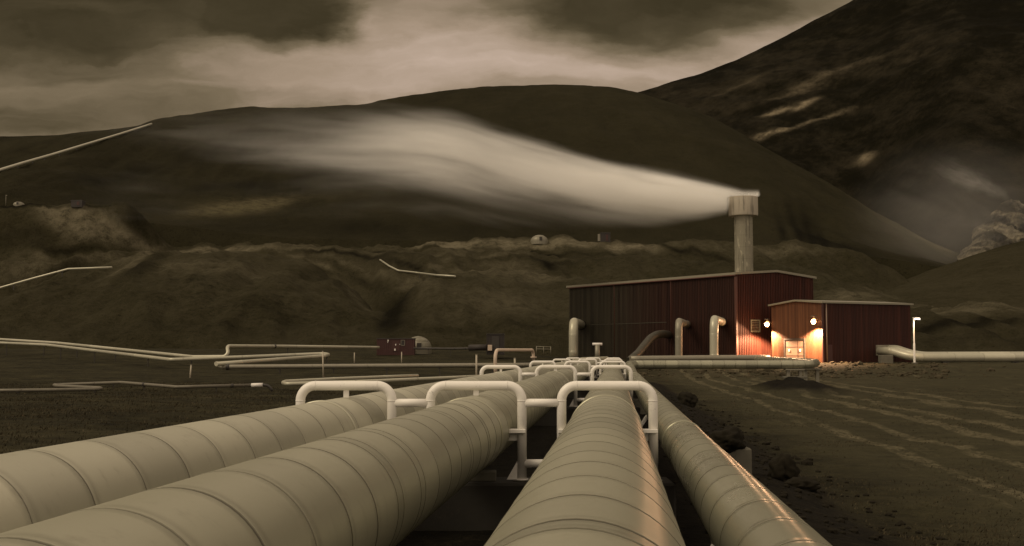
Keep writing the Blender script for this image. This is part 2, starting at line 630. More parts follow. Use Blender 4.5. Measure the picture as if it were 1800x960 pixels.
def mat_ground():
    m, g, b = mat('ground')
    P = g.n('ShaderNodeTexCoord').outputs['Object']
    x, y, z = g.sep(P)
    off = g.m('MULTIPLY_ADD', y, -.09, x)
    # long tyre-track streaks along the pipeline, only on the flat to the right of it
    S = g.xyz(off, g.m('MULTIPLY', y, .10), 0.0)
    n_st = g.noise(S, .55, 5, .62, .6)
    n_st2 = g.noise(S, 2.2, 4, .6)
    cross = g.noise(g.xyz(g.m('MULTIPLY', x, .10), g.m('MULTIPLY', y, .45), 1.0), 1.0, 5, .65)
    n1 = g.noise(P, .22, 6, .62)
    n2 = g.noise(P, 1.4, 6, .68)
    n3 = g.noise(P, 9.0, 4, .7)
    f = g.m('ADD', g.m('ADD', g.m('MULTIPLY', n1, .30), g.m('MULTIPLY', n2, .35)), g.m('ADD', g.m('MULTIPLY', n3, .15), g.m('MULTIPLY', cross, .20)))
    base = g.ramp(f, ((.38, (.0075, .0065, .003)), (.47, (.020, .0178, .0085)), (.56, (.039, .0345, .017)), (.66, (.080, .070, .037))))
    right = g.sstep(off, 4.0, 6.5)
    tr = None
    for c0, w in ((7.3, .45), (9.1, .45), (11.4, .6), (13.2, .6), (16.5, .8), (18.6, .7)):
        d = g.m('ABSOLUTE', g.m('SUBTRACT', g.m('MULTIPLY_ADD', g.m('SUBTRACT', n1, .5), 1.2, off), c0))
        t = g.sstep(d, w, w * .2)
        tr = t if tr is None else g.m('MAXIMUM', tr, t)
    pale = g.m('MULTIPLY', right, g.sstep(g.m('ADD', g.m('MULTIPLY', tr, .20), g.m('ADD', g.m('MULTIPLY', n_st, .50), g.m('ADD', g.m('MULTIPLY', cross, .10), g.m('MULTIPLY', n_st2, .40)))), .54, .70))
    pale = g.m('MULTIPLY', pale, g.m('MULTIPLY_ADD', g.sstep(g.m('MULTIPLY_ADD', n3, .6, g.m('MULTIPLY', n2, .4)), .42, .60), .95, .05), clamp=True)
    right_soil = g.mix(n2, (.037, .034, .0185), (.086, .079, .045))
    base = g.mix(g.m('MULTIPLY', right, .45), base, right_soil)
    c = g.mix(pale, base, (.140, .122, .074))
    # cinder gravel of the pipeline bed
    bed = g.attr('bed')
    cin = g.ramp(g.m('MULTIPLY_ADD', n3, .6, g.m('MULTIPLY', n2, .4)), ((.40, (.0035, .0028, .0016)), (.58, (.011, .009, .005)), (.74, (.04, .032, .019))))
    c = g.mix(g.m('MULTIPLY_ADD', bed, 1.4, g.m('MULTIPLY', g.m('SUBTRACT', n2, .5), .8), clamp=True), c, cin)
    g.put(b.inputs['Base Color'], c)
    b.inputs['Roughness'].default_value = 1.0
    b.inputs['Specular IOR Level'].default_value = .1
    g.put(b.inputs['Normal'], g.bump(g.m('ADD', n2, g.m('MULTIPLY', n3, .55)), 1.0, .16))
    return m


M['ground'] = mat_ground()
M['hillside'] = mat_land('hillside_moss', (.0105, .0093, .0045), (.0290, .0258, .0132), (.150, .132, .088), .02, .55, bump_d=1.3, fine_amt=.85)
M['hill'] = mat_land('hill_moss', (.0095, .0084, .0041), (.0190, .0170, .0085), (.092, .080, .045), .006, .22, .4, (1, .35, 1), 2.0, .5)
M['mountain'] = mat_land('mountain_lava', (.0040, .0036, .0017), (.0064, .0057, .0028), (.19, .158, .105), .004, .10, .7, (1, .3, 1), 2.5, .4)
M['crag'] = mat_land('crag_rock', (.007, .006, .0035), (.022, .0190, .011), (.27, .235, .165), .05, .5, bump_d=2.5, fine_amt=.8)


# ------------------------------------------------------------------ terrain
def ground_z(x, y):
    x = np.asarray(x, float)
    y = np.asarray(y, float)
    off = x - .09 * y
    L = np.interp(y, (-60, 0, 65, 110, 150, 175, 260), (-.1, -.1, -.02, .35, 1.3, 2.5, 4.5))
    R = np.interp(y, (-60, 0, 104, 120, 136, 260), (-.3, -.3, -.3, .15, .95, 2.2))
    w = sst(off, -26, -6)
    z = L * (1 - w) + R * w
    bed = (1 - sst(off, 2.3, 4.1)) * sst(off, -6.6, -4.6) * (1 - sst(y, 78, 100))
    z = z * (1 - bed) + (0.02 + .002 * y) * bed
    # earth mound under the pipe support at the right
    mp = MOUND
    d = np.sqrt(((x - mp[0]) / 2.2) ** 2 + ((y - mp[1]) / np.where(y < mp[1], 7.5, 3.0)) ** 2)
    z = z + .78 * np.exp(-(d ** 2.2) * .9) * (1 + .45 * fbm(x * 1.1, y * 1.1, 0, 3))
    rough = (1 - bed) * (1 - sst(np.abs(y), 150, 200) * .5)
    z = z + rough * (.22 * fbm(x * .13, y * .22, 0, 5) + .05 * perlin(x * .9, y * 1.3)) + bed * .04 * fbm(x * 1.2, y * 1.2, 3, 3)
    # flatten under buildings
    return z


def bed_of(x, y):
    off = x - .09 * y
    n = perlin(x * .5, y * .5) * 1.0
    b = (1 - sst(off + n * .8, 2.6, 4.6)) * sst(off + n, -6.8, -4.6) * (1 - sst(y, 78, 100))
    mp = MOUND
    d = np.sqrt(((x - mp[0]) / 2.2) ** 2 + ((y - mp[1]) / np.where(y < mp[1], 7.5, 3.0)) ** 2)
    return np.maximum(b, np.exp(-d ** 4 * .6))


MOUND = at(1394, 668, 78.0)[:2]


def gz(x, y):
    return float(ground_z(x, y))


ys = np.concatenate([np.linspace(-50, 2, 20, endpoint=False), np.geomspace(4, 214, 330) - 2])
aa = np.linspace(-1, 1, 760)
aa = np.sign(aa) * (np.abs(aa) * .55 + np.abs(aa) ** 4 * 1.6)
Yg, Ag = np.meshgrid(ys, aa, indexing='ij')
Xg = Ag * (np.maximum(Yg, 0) + 14)
Zg = ground_z(Xg, Yg)
grid_mesh('ground', np.stack([Xg, Yg, Zg], -1), M['ground'], {'bed': bed_of(Xg, Yg)})


def curve(us, pts, smooth=18):
    p = np.array(sorted(pts), float)
    v = np.interp(us, p[:, 0], p[:, 1])
    if smooth:
        du = us[1] - us[0]
        k = max(1, int(smooth / du))
        ker = np.hanning(2 * k + 3)
        ker /= ker.sum()
        v = np.convolve(np.pad(v, (k + 1, k + 1), mode='edge'), ker, mode='valid')
    return v


SHAPES = {
    'lin': lambda t: t,
    'smooth': lambda t: t * t * (3 - 2 * t),
    'convex': lambda t: np.sin(t * math.pi / 2),
    'concave': lambda t: 1 - np.cos(t * math.pi / 2),
    'hill': lambda t: .45 * t + .55 * np.sin(t * math.pi / 2) ** 1.3,
}


def loft(us, curves):
    """curves: list of (Y array, z array, subdivisions up to here, shape); returns rows x cols x 3 world points"""
    Ys, Zs = [curves[0][0][None]], [curves[0][1][None]]
    for (Y0, Z0, _, _), (Y1, Z1, n, sh) in zip(curves, curves[1:]):
        t = (np.arange(1, n + 1) / n)[:, None]
        Ys.append(Y0 + (Y1 - Y0) * t)
        Zs.append(Z0 + (Z1 - Z0) * SHAPES[sh](t))
    Y = np.concatenate(Ys)
    Z = np.concatenate(Zs)
    X = (us[None] - 900) / F * Y * 1.0
    return X, Y, Z


def gauss(U, V, blobs):
    s = 0
    for (u, v, ru, rv, rot, k) in blobs:
        c, s_ = math.cos(rot), math.sin(rot)
        du, dv = U - u, V - v
        a, b = (du * c + dv * s_) / ru, (-du * s_ + dv * c) / rv
        s = s + k * np.exp(-(a * a + b * b))
    return s


def uv_of(X, Y, Z):
    dz = Z - CAM.z
    w = Y * math.cos(PITCH) + dz * math.sin(PITCH)
    return 900 + F * X / w, 480 - F * (-Y * math.sin(PITCH) + dz * math.cos(PITCH)) / w


us = np.arange(-500, 2400, 5.0)
ones = np.ones_like(us)
# --- terraced hillside behind the station
Yc0 = ones * 172
c0 = (Yc0, ones * -3, 1, 'lin')
Yc1 = curve(us, [(-500, 200), (900, 196), (1430, 205), (2400, 215)])
c1 = (Yc1, z_of(curve(us, [(-500, 604), (0, 606), (700, 605), (1000, 604), (1430, 600), (1600, 598), (1800, 596), (2400, 590)]), Yc1), 8, 'concave')
Yc2 = curve(us, [(-500, 290), (0, 290), (240, 310), (560, 310), (640, 285), (690, 250), (740, 270), (850, 290), (1250, 290), (1600, 255), (2400, 260)])
c2 = (Yc2, z_of(curve(us, [(-500, 560), (0, 520), (120, 489), (180, 474), (250, 450), (400, 449), (520, 462), (580, 490), (640, 530), (690, 568), (715, 530), (750, 500), (830, 487), (960, 492),
                          (1100, 498), (1250, 504), (1430, 520), (1600, 546), (1800, 544), (2400, 560)], 22), Yc2), 46, 'hill')
Yc3 = Yc2 + 18
c3 = (Yc3, c2[1] - 1.6, 6, 'smooth')
Yc4 = curve(us, [(-500, 318), (100, 318), (240, 338), (600, 348), (1430, 345), (1800, 330), (2400, 330)])
c4 = (Yc4, z_of(curve(us, [(-500, 480), (0, 472), (140, 462), (240, 450), (400, 442), (540, 440), (680, 446), (930, 452), (1140, 456), (1250, 470), (1430, 484), (1600, 536), (1800, 536), (2400, 540)], 12), Yc4), 24, 'smooth')
Yc5 = Yc4 + 14
c5 = (Yc5, c4[1] - .3, 5, 'lin')
Yc6 = curve(us, [(-500, 352), (230, 356), (300, 372), (700, 385), (1500, 388), (2400, 380)])
c6 = (Yc6, z_of(curve(us, [(-500, 372), (0, 366), (228, 363), (250, 385), (275, 415), (300, 434), (600, 441), (680, 440), (770, 428), (950, 426), (1110, 426), (1150, 430), (1430, 433),
                          (1520, 450), (1600, 500), (1700, 525), (2400, 530)], 8), Yc6), 26, 'smooth')
Yc7 = Yc6 + 46
c7 = (Yc7, c6[1] + .2, 10, 'lin')
Yc8 = Yc7 + 60
c8 = (Yc8, c6[1] - 12, 4, 'smooth')
X, Y, Z = loft(us, [c0, c1, c2, c3, c4, c5, c6, c7, c8])
rows = np.arange(X.shape[0])
U0, V0 = uv_of(X, Y, Z)
edge = np.ones_like(Z)
edge[-16:] *= .25
amp = sst(Y, 175, 215)
gul = fbm(X * .045 + .02 * Z, Y * .016, 0, 5, ridged=True)
Z = Z + amp * edge * (2.0 * fbm(X * .022, Y * .022, 1, 5) + 3.4 * (gul - .3) + .7 * fbm(X * .15, Y * .15, 2, 4) + 1.3 * (fbm(X * .11 + .05 * Z, Y * .022, 7, 4, ridged=True) - .35))
tone = gauss(U0, V0, [(150, 400, 70, 36, .5, .95), (225, 428, 40, 12, .5, .9), (110, 385, 40, 22, .3, .5), (40, 480, 50, 30, -.5, .5), (860, 437, 160, 8, 0, .9), (1060, 437, 110, 9, 0, .9), (1330, 445, 110, 8, 0, .5), (470, 446, 180, 4, 0, .6), (860, 455, 120, 3, 0, .6),  # bare pale ground, plus light lines painted along ledge edges for relief
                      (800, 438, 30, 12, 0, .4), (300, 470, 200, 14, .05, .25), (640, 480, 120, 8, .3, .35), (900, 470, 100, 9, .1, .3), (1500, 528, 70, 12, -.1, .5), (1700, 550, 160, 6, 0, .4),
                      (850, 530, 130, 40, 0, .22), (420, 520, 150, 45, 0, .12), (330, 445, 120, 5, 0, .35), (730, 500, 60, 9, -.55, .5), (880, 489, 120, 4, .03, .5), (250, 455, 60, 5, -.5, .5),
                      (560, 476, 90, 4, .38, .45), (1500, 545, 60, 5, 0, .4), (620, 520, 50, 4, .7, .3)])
tone = tone - gauss(U0, V0, [(690, 575, 26, 40, 0, .9), (700, 545, 40, 10, -.9, .7), (600, 450, 110, 4, .02, 1.0), (965, 466, 24, 9, .3, 1.1), (930, 458, 160, 3, 0, .6), (720, 476, 60, 6, .3, .8), (640, 500, 60, 6, .5, .7), (590, 492, 50, 5, .25, .6),  # shade under the ledges and in the gullies, painted to bring out relief
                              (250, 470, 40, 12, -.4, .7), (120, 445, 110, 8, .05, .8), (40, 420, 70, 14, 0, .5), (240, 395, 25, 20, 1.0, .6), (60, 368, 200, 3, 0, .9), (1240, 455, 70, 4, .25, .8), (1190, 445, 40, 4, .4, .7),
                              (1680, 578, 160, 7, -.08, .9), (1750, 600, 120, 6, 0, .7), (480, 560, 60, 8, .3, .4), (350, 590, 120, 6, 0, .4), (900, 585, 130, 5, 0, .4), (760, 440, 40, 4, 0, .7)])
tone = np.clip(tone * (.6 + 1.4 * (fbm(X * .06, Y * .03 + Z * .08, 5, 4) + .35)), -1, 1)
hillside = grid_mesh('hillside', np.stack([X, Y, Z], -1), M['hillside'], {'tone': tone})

# --- broad rounded hill behind
us = np.arange(-520, 2500, 5.0)
ones = np.ones_like(us)
rv = curve(us, [(-520, 420), (-200, 352), (0, 303), (130, 262), (270, 218), (340, 206), (435, 197), (500, 196), (620, 190), (740, 172), (850, 158), (950, 153), (1030, 152), (1080, 158),
                (1120, 168), (1180, 185), (1240, 207), (1300, 235), (1360, 270), (1450, 322), (1550, 382), (1640, 427), (1690, 446), (1760, 470), (2500, 560)], 14)
rY = curve(us, [(-520, 400), (-200, 440), (0, 480), (130, 620), (270, 940), (400, 1000), (1050, 1000), (1300, 900), (1690, 640), (2500, 560)], 40)
bY = curve(us, [(-520, 365), (100, 375), (300, 420), (1500, 430), (2500, 420)], 40)
b0 = (bY, ones * 6.0, 1, 'lin')
b1Y = bY + (rY - bY) * .12
b1 = (b1Y, z_of(curve(us, [(-520, 440), (0, 385), (250, 390), (500, 420), (1300, 432), (1450, 440), (1600, 462), (1700, 480), (2500, 580)], 40), b1Y), 6, 'lin')
b2 = (rY, z_of(rv, rY), 110, 'hill')
b3 = (rY * 1.06, b2[1] - .005 * rY, 8, 'concave')
b4 = (rY * 1.5, b2[1] * .5, 8, 'smooth')
X, Y, Z = loft(us, [b0, b1, b2, b3, b4])
U0, V0 = uv_of(X, Y, Z)
tt = np.zeros(X.shape[0])
tt[7:7 + 110] = np.linspace(0, 1, 110)
w = (np.sin(np.clip(tt, 0, 1) * math.pi) ** .7)[:, None]
fold = gauss(U0, V0, [(1420, 420, 90, 70, 0, 1.0), (330, 300, 260, 60, 0, .5)])
Z = Z + w * (7 * fbm(X * .006, Y * .006, 1, 5) + (4 + 16 * fold) * (fbm(X * .028 + Z * .006, Y * .006, 2, 5, ridged=True) - .35) * .55 + .8 * fbm(X * .06, Y * .06, 3, 3))
Z = Z + (1 - w) * (Y > 380) * .9 * fbm(X * .012, Y * .012, 4, 4) * .8
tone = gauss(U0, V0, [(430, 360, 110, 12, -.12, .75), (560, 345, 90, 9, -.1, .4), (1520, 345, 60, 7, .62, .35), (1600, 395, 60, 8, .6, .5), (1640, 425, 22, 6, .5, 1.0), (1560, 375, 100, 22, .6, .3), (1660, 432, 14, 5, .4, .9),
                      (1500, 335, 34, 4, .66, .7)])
tone = tone - gauss(U0, V0, [(1400, 400, 8, 40, -.35, .8), (1425, 415, 9, 45, -.3, .8), (1448, 430, 8, 38, -.35, .8), (1375, 410, 7, 40, -.25, .6), (1480, 440, 60, 10, .3, .6), (1440, 460, 80, 10, .1, .6), (250, 300, 160, 14, -.2, .4),  # shade of the gullies painted into the hill colour
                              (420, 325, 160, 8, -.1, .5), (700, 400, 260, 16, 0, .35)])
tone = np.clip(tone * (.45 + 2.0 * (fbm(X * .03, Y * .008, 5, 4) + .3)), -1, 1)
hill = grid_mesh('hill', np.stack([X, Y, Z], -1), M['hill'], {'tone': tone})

# --- dark mountain on the right
us = np.arange(500, 2700, 5.0)
ones = np.ones_like(us)
rv = curve(us, [(500, 330), (900, 225), (1060, 178), (1115, 164), (1160, 152), (1240, 128), (1300, 106), (1350, 82), (1400, 58), (1450, 32), (1510, 0), (1600, -46), (1700, -88), (1800, -122), (2100, -190), (2700, -150)], 10)
rY = curve(us, [(500, 1900), (1100, 1850), (1500, 1750), (2000, 1500), (2700, 1300)], 40)
mY = curve(us, [(500, 1300), (1200, 1300), (1500, 1200), (1700, 900), (2700, 780)], 40)
b0 = (mY - 260, ones * 10, 1, 'lin')
b1 = (mY, z_of(curve(us, [(500, 400), (1200, 330), (1400, 330), (1600, 380), (1750, 440), (2000, 470), (2700, 470)], 40), mY), 20, 'concave')
b2 = (rY, z_of(rv, rY), 120, 'lin')
b3 = (rY * 1.3, b2[1] * .7, 8, 'lin')
X, Y, Z = loft(us, [b0, b1, b2, b3])
U0, V0 = uv_of(X, Y, Z)
tt = np.zeros(X.shape[0])
tt[:141] = np.linspace(0, 1, 141)
w = (np.sin(tt * math.pi) ** .6)[:, None]
spur = perlin((X + .55 * Y) * .0042, (Y - .4 * X) * .0012, 3)
Z = Z + w * (38 * spur + 11 * fbm((X + .6 * Y) * .010, Y * .003, 1, 5) + 9 * (fbm((X + .5 * Y) * .016, Y * .004 + Z * .002, 2, 5, ridged=True) - .3))
Z = Z + (1 - w) * 3 * fbm(X * .02, Y * .02, 9, 4)
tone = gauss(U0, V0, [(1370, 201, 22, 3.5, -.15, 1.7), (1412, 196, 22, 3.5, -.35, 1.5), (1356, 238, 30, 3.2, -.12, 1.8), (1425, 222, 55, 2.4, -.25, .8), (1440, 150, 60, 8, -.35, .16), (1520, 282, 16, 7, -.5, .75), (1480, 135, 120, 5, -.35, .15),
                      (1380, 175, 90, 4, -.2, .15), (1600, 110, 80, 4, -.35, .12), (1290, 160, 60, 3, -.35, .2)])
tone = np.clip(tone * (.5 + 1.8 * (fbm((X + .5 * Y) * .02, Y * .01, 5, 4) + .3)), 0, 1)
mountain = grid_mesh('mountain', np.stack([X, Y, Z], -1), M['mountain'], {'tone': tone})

# --- far ridge on the left
us = np.arange(-700, 900, 8.0)
ones = np.ones_like(us)
rv = curve(us, [(-700, 280), (-300, 258), (0, 240), (90, 237), (200, 226), (270, 214), (340, 212), (500, 222), (900, 240)], 10)
b0 = (ones * 1000, ones * 20, 1, 'lin')
b2 = (ones * 1700, z_of(rv, 1700), 60, 'hill')
b3 = (ones * 2300, b2[1] * .6, 6, 'lin')
X, Y, Z = loft(us, [b0, b2, b3])
Z = Z + 3 * fbm(X * .012, Y * .012, 9, 5)
ridge = grid_mesh('ridge', np.stack([X, Y, Z], -1), M['hill'], {'tone': np.zeros_like(Z)})

# --- smooth slope at the far right
us = np.arange(1340, 2500, 6.0)
ones = np.ones_like(us)
rv = curve(us, [(1340, 600), (1440, 560), (1560, 502), (1650, 472), (1740, 442), (1800, 426), (2000, 390), (2500, 380)], 30)
rY = curve(us, [(1340, 400), (1600, 430), (2500, 430)], 40)
b0 = (ones * 262, ones * 0, 1, 'lin')
b1 = (ones * 285, z_of(556 * ones, 285), 6, 'lin')
b2 = (rY, z_of(rv, rY), 60, 'hill')
b3 = (rY + 60, b2[1] - 12, 8, 'lin')
X, Y, Z = loft(us, [b0, b1, b2, b3])
Z = Z + sst(Y, 280, 330) * (1.6 * fbm(X * .02, Y * .02, 4, 5) + .3 * fbm(X * .2, Y * .2, 2, 3))
slope = grid_mesh('slope', np.stack([X, Y, Z], -1), M['hillside'], {'tone': np.zeros_like(Z)})

# --- pale crag above it
us = np.arange(1680, 2000, 1.6)
ones = np.ones_like(us)
cv = curve(us, [(1680, 462), (1706, 436), (1722, 402), (1745, 376), (1770, 358), (1792, 356), (1830, 366), (1880, 390), (2000, 470)], 6)
b0 = (ones * 488, z_of(470 * ones, 488), 1, 'lin')
b2 = (ones * 540, z_of(cv, 540), 90, 'lin')
b3 = (ones * 590, z_of(cv, 540) - 25, 20, 'smooth')
X, Y, Z = loft(us, [b0, b2, b3])
rg = fbm(X * .09, Y * .06 + Z * .06, 3, 6, ridged=True)
sc_ = sst(Y, 488, 505)
Z = Z + sc_ * 4.5 * (rg - .4)
Y = Y - sc_ * 11.0 * (fbm(X * .13 + .05 * Z, Z * .09, 6, 6, ridged=True) - .3)
tone = np.clip(2.6 * (fbm(X * .13 + Z * .09, Z * .10 - X * .04, 6, 5, ridged=True) - .38), -.6, 1)
crag = grid_mesh('rock_outcrop', np.stack([X, Y, Z], -1), M['crag'], {'tone': tone})

_bv = {}


def bvh(o):
    if o.name not in _bv:
        me = o.data
        _bv[o.name] = BVHTree.FromPolygons([v.co.copy() for v in me.vertices], [tuple(p.vertices) for p in me.polygons])
    return _bv[o.name]


def hit(u, v, obs):
    """where the line of sight at photo pixel u, v meets the land"""
    d = (at(u, v, 100) - CAM).normalized()
    best = None
    for o in obs:
        loc, nor, i, dist = bvh(o).ray_cast(CAM, d)
        if loc is not None and (best is None or dist < best[1]):
            best = (loc, dist)
    return best[0] if best else None


# ------------------------------------------------------------------ the four big pipelines
AX = .09                                         # the line runs slightly right of straight ahead


def pl(off, y, drop):
    """point on the pipeline: lateral offset from its axis, distance, metres below the eye"""
    return Vector((off + AX * y, y, CAM.z - drop))


STATIONS = [14.3, 33.7, 53.2, 72.6, 92.0]


def big_pipe(name, label, pts, R, seam, seed, m, fillet=2.0, segs=64, bands=(), gap=.016, lip=.0018):
    root = empty(name, (pts[0].x, pts[0].y, gz(pts[0].x, pts[0].y)))
    tag(root, label, 'pipe', 'parallel clad steam pipes')
    mb = MB().tube(pts, R, segs, fillet, 10, seam=(seam, seed), gap=gap, lip=lip)
    mb.build('cladding', m, root, root.location)
    P, S = polyline(pts, fillet, 10)
    for s in bands:
        c, t = sample(P, S, s), tangent(P, S, s)
        b = MB()
        b.rings([c - t * .045, c - t * .04, c + t * .04, c + t * .045], frames_of([c - t, c - t * .5, c + t * .5, c + t]), [R + .002, R + .014, R + .014, R + .002], segs, caps=False)
        b.build('clamp_band', m, root, root.location)
    return root


big_pipe('steam_pipe', 'fat cream clad pipe furthest left of the four, under the leftmost white hoop',
         [pl(-3.40, -7, 1.00), pl(-3.37, 14.3, .975), pl(-3.36, 92, .97), pl(-3.36, 118, .85), pl(-1.0, 134, .8)], .425, .74, 3, M['clad_a'], bands=(20.2, 40.6, 61), gap=.009, lip=.0012)
big_pipe('steam_pipe', 'olive cream clad pipe second from left under the middle white hoop, close rings',
         [pl(-1.74, -7, .95), pl(-1.735, 14.3, .95), pl(-1.735, 92, .95), pl(-1.735, 122, .85), pl(-1.0, 136, .8)], .425, .62, 5, M['clad_b'], bands=(20.4, 39.4))
big_pipe('steam_pipe', 'ribbed clad pipe in the centre running under the rightmost white hoop',
         [pl(-.125, -7, .935), pl(-.115, 14.3, .94), pl(-.10, 92, .95), pl(-.10, 124, .85)], .43, .61, 8, M['clad_c'], bands=(20.9,))
TRy = 79.0
t_end = at(1424, 641, TRy)
p4 = [pl(1.00, -7, 1.27), pl(.98, 14.3, 1.27), pl(.97, 62, 1.20), pl(.97, TRy - 3, .80), Vector((at(1096, 641, TRy).x + .6, TRy, CAM.z - .79)),
      t_end, at(1434, 638, TRy + 3.5), at(1396, 634.5, TRy + 20), at(1330, 631, 124)]
big_pipe('steam_pipe', 'thinner glossy clad pipe outside the hoops on the right, turning across below the red building', p4, .295, .80, 13, M['clad_d'], fillet=1.2, segs=48, bands=(23.5, 60))

# ------------------------------------------------------------------ white hoop frames on concrete footings
def bracket_frame():
    root = empty('pipe_support', (0, 0, 0))
    z0, zt = -1.585, -.405            # relative to the eye
    r = .059
    offs = (-3.36, -1.735, -.096)
    hw = .572
    for i, o in enumerate(offs):
        _last = MB().tube([(o - hw, 0, z0), (o - hw, 0, zt), (o + hw, 0, zt), (o + hw, 0, z0)], r, 24, .185, 10)
        hp = MB()
        hp.__dict__.update(_last.__dict__)
        for s in (-1, 1):                        # weld beads where the bends meet legs and top
            hp.tube([(o + s * hw, 0, zt - .193), (o + s * hw, 0, zt - .181)], r * 1.045, 24)
            hp.tube([(o + s * (hw - .181), 0, zt), (o + s * (hw - .193), 0, zt)], r * 1.045, 24)
            hp.tube([(o + s * hw, 0, z0), (o + s * hw, 0, z0 + .03)], r * 1.35, 24)
        hp.build('hoop', M['frame'], root)
        if i < 2:
            MB().box((o, 0, zt - .115), (.07, .02, .125), bevel=.004).build('hanger_tab', M['frame'], root)
        for s in (-1, 1):
            g_ = MB().box((o + s * (hw - .075), -.03, -.965), (.24, .17, .045), bevel=.004)
            g_.box((o + s * (hw - .09), .02, -1.03), (.16, .018, .12), bevel=.003)
            g_.build('guide_plate', M['frame'], root)
            MB().box((o + s * hw, 0, z0 + .008), (.22, .22, .018), bevel=.004).build('base_plate', M['steel_dark'], root)
            x0, x1 = o + s * (hw - .05), o + s * (hw - .19)
            MB().prism([(x0, -.008, z0 + .018), (x1, -.008, z0 + .018), (x0, -.008, z0 + .26)], (0, 0, 0), (0, .016, 0)).build('gusset', M['frame'], root)
    for a, b in ((0, 1), (1, 2)):
        for zz in (-.62, -1.37):
            MB().tube([(offs[a] + hw + .03, 0, zz), (offs[b] - hw - .03, 0, zz)], .052, 16).build('cross_bar', M['frame'], root)
    return root


def copy_tree(o, parent=None):
    c = o.copy()
    COL.objects.link(c)
    if parent is not None:
        c.parent = parent
    for ch in o.children:
        copy_tree(ch, c)
    return c


FL = ['white tubular support of three joined hoops nearest the viewer', 'white tubular support of three joined hoops, second one along the pipes',
      'small white hoop support third along the pipes', 'tiny white hoop support fourth along the pipes', 'furthest tiny white hoop support in front of the red building']
CL = ['dark concrete footing beam beneath the nearest white hoops', 'concrete footing beam beneath the second white hoops', 'concrete footing beam beneath the third white hoops',
      'concrete footing beam beneath the fourth white hoops', 'concrete footing beam beneath the furthest white hoops']
proto = bracket_frame()


def footing():
    root = empty('concrete_footing')
    MB().box((-1.73, .12, -1.585 - .40), (4.9, .75, .80), bevel=.03).build('beam', M['concrete_dark'], root)
    # saddles the pipes slide on
    for o in (-3.36, -1.735, -.10):
        s = MB().box((o, .12, -1.585 + .055), (.5, .34, .11), bevel=.01)
        s.box((o, .12, -1.585 + .15), (.06, .30, .10))
        s.build('saddle', M['concrete'], root)
    return root


pfoot = footing()
for i, y in enumerate(STATIONS):
    o = proto if i == 0 else copy_tree(proto)
    o.location = (AX * y, y, CAM.z)
    tag(o, FL[i], 'pipe support', 'white hoop frames over the pipes')
    f = pfoot if i == 0 else copy_tree(pfoot)
    f.location = (AX * y, y, CAM.z)
    tag(f, CL[i], 'footing', 'concrete footings under the hoops')
# the painted patch on the middle hoop and struts to the thin pipe
for i, (y, ll) in enumerate(((8.9, 'pale diagonal steel strut between the two right pipes near the viewer'), (27.5, 'pale steel strut between the two right pipes beyond the first hoops'))):
    root = empty('strut', pl(.5, y, 2.15))
    tag(root, ll, 'strut', 'struts beside the thin pipe')
    MB().tube([pl(.30, y, 2.2), pl(.78, y + .05, 1.50)], .045, 12).build('rod', M['frame'], root, root.location)
    MB().box(pl(.30, y, 2.19), (.2, .2, .02)).build('foot_plate', M['steel'], root, root.location)
# blocks carrying the thin right pipe
BL = ['grey concrete pier beside the thin right pipe with a lava boulder on top', 'low concrete pier under the thin right pipe, nearest the viewer', 'small concrete pier under the thin right pipe in the middle distance']
for i, (y, top, wx) in enumerate(((20.0, 1.62, 1.0), (9.5, 1.66, .8), (40, 1.6, .9))):
    root = empty('concrete_pier', (AX * y + 1.1, y, gz(AX * y + 1.1, y)))
    tag(root, BL[i], 'pier', 'piers under the thin pipe')
    x0 = AX * y + (1.80 if i == 0 else 1.0)
    MB().box((x0, y, CAM.z - top - .5), (wx, .8, 1.0), bevel=.03).build('block', M['concrete'], root, root.location)
    MB().box((AX * y + .975, y, CAM.z - 1.6), (.3, .5, .10)).build('saddle', M['steel'], root, root.location)


# ------------------------------------------------------------------ stones
def rock_mb(mb, c, r, seed, sub=2, sq=(1, 1, .8), rough=.35):
    bm = bmesh.new()
    bmesh.ops.create_icosphere(bm, subdivisions=sub, radius=1.0)
    co = np.array([v.co[:] for v in bm.verts])
    d = 1 + rough * fbm(co[:, 0] * 1.3 + seed * 3.1, co[:, 1] * 1.3 + seed, co[:, 2] * 1.3, 4) * 1.5
    d += .10 * fbm(co[:, 0] * 5 + seed, co[:, 1] * 5, co[:, 2] * 5, 3, ridged=True)
    co = co * d[:, None] * np.array(sq) * r
    a = seed * 2.4
    x, y = co[:, 0] * math.cos(a) - co[:, 1] * math.sin(a), co[:, 0] * math.sin(a) + co[:, 1] * math.cos(a)
    vs = np.stack([x, y, co[:, 2]], -1) + np.array(c)
    bm.verts.index_update()
    mb.add(vs.tolist(), [[v.index for v in f.verts] for f in bm.faces], sub > 2)
    bm.free()


def boulder(label, c, r, seed, sq=(1, 1, .8)):
    mb = MB()
    rock_mb(mb, (0, 0, 0), r, seed, 4, sq, .45)
    o = mb.build('boulder', M['rock'])
    o.location = c
    tag(o, label, 'boulder', 'lava boulders beside the thin pipe')
    return o


pb = at(1280, 776, 19.7)
boulder('dark rounded lava boulder sitting on the concrete pier beside the thin pipe', pb, .31, 3, (1.1, .8, .62))
pb = at(1376, 838, 20.5)
boulder('dark upright stump-shaped lava boulder on the cinder bank right of the thin pipe', (pb.x, pb.y, gz(pb.x, pb.y) + .14), .25, 8, (.95, .85, 1.05))
pb = at(1405, 850, 20.0)
boulder('flat dark lava lump at the right foot of the upright boulder', (pb.x, pb.y, gz(pb.x, pb.y) + .02), .26, 12, (1.5, .9, .5))
pb = at(1182, 688, 50)
boulder('small dark lava boulder on the bank beyond the second hoops', (pb.x + .6, pb.y, gz(pb.x + .6, pb.y) + .15), .45, 15, (1.2, .9, .8))

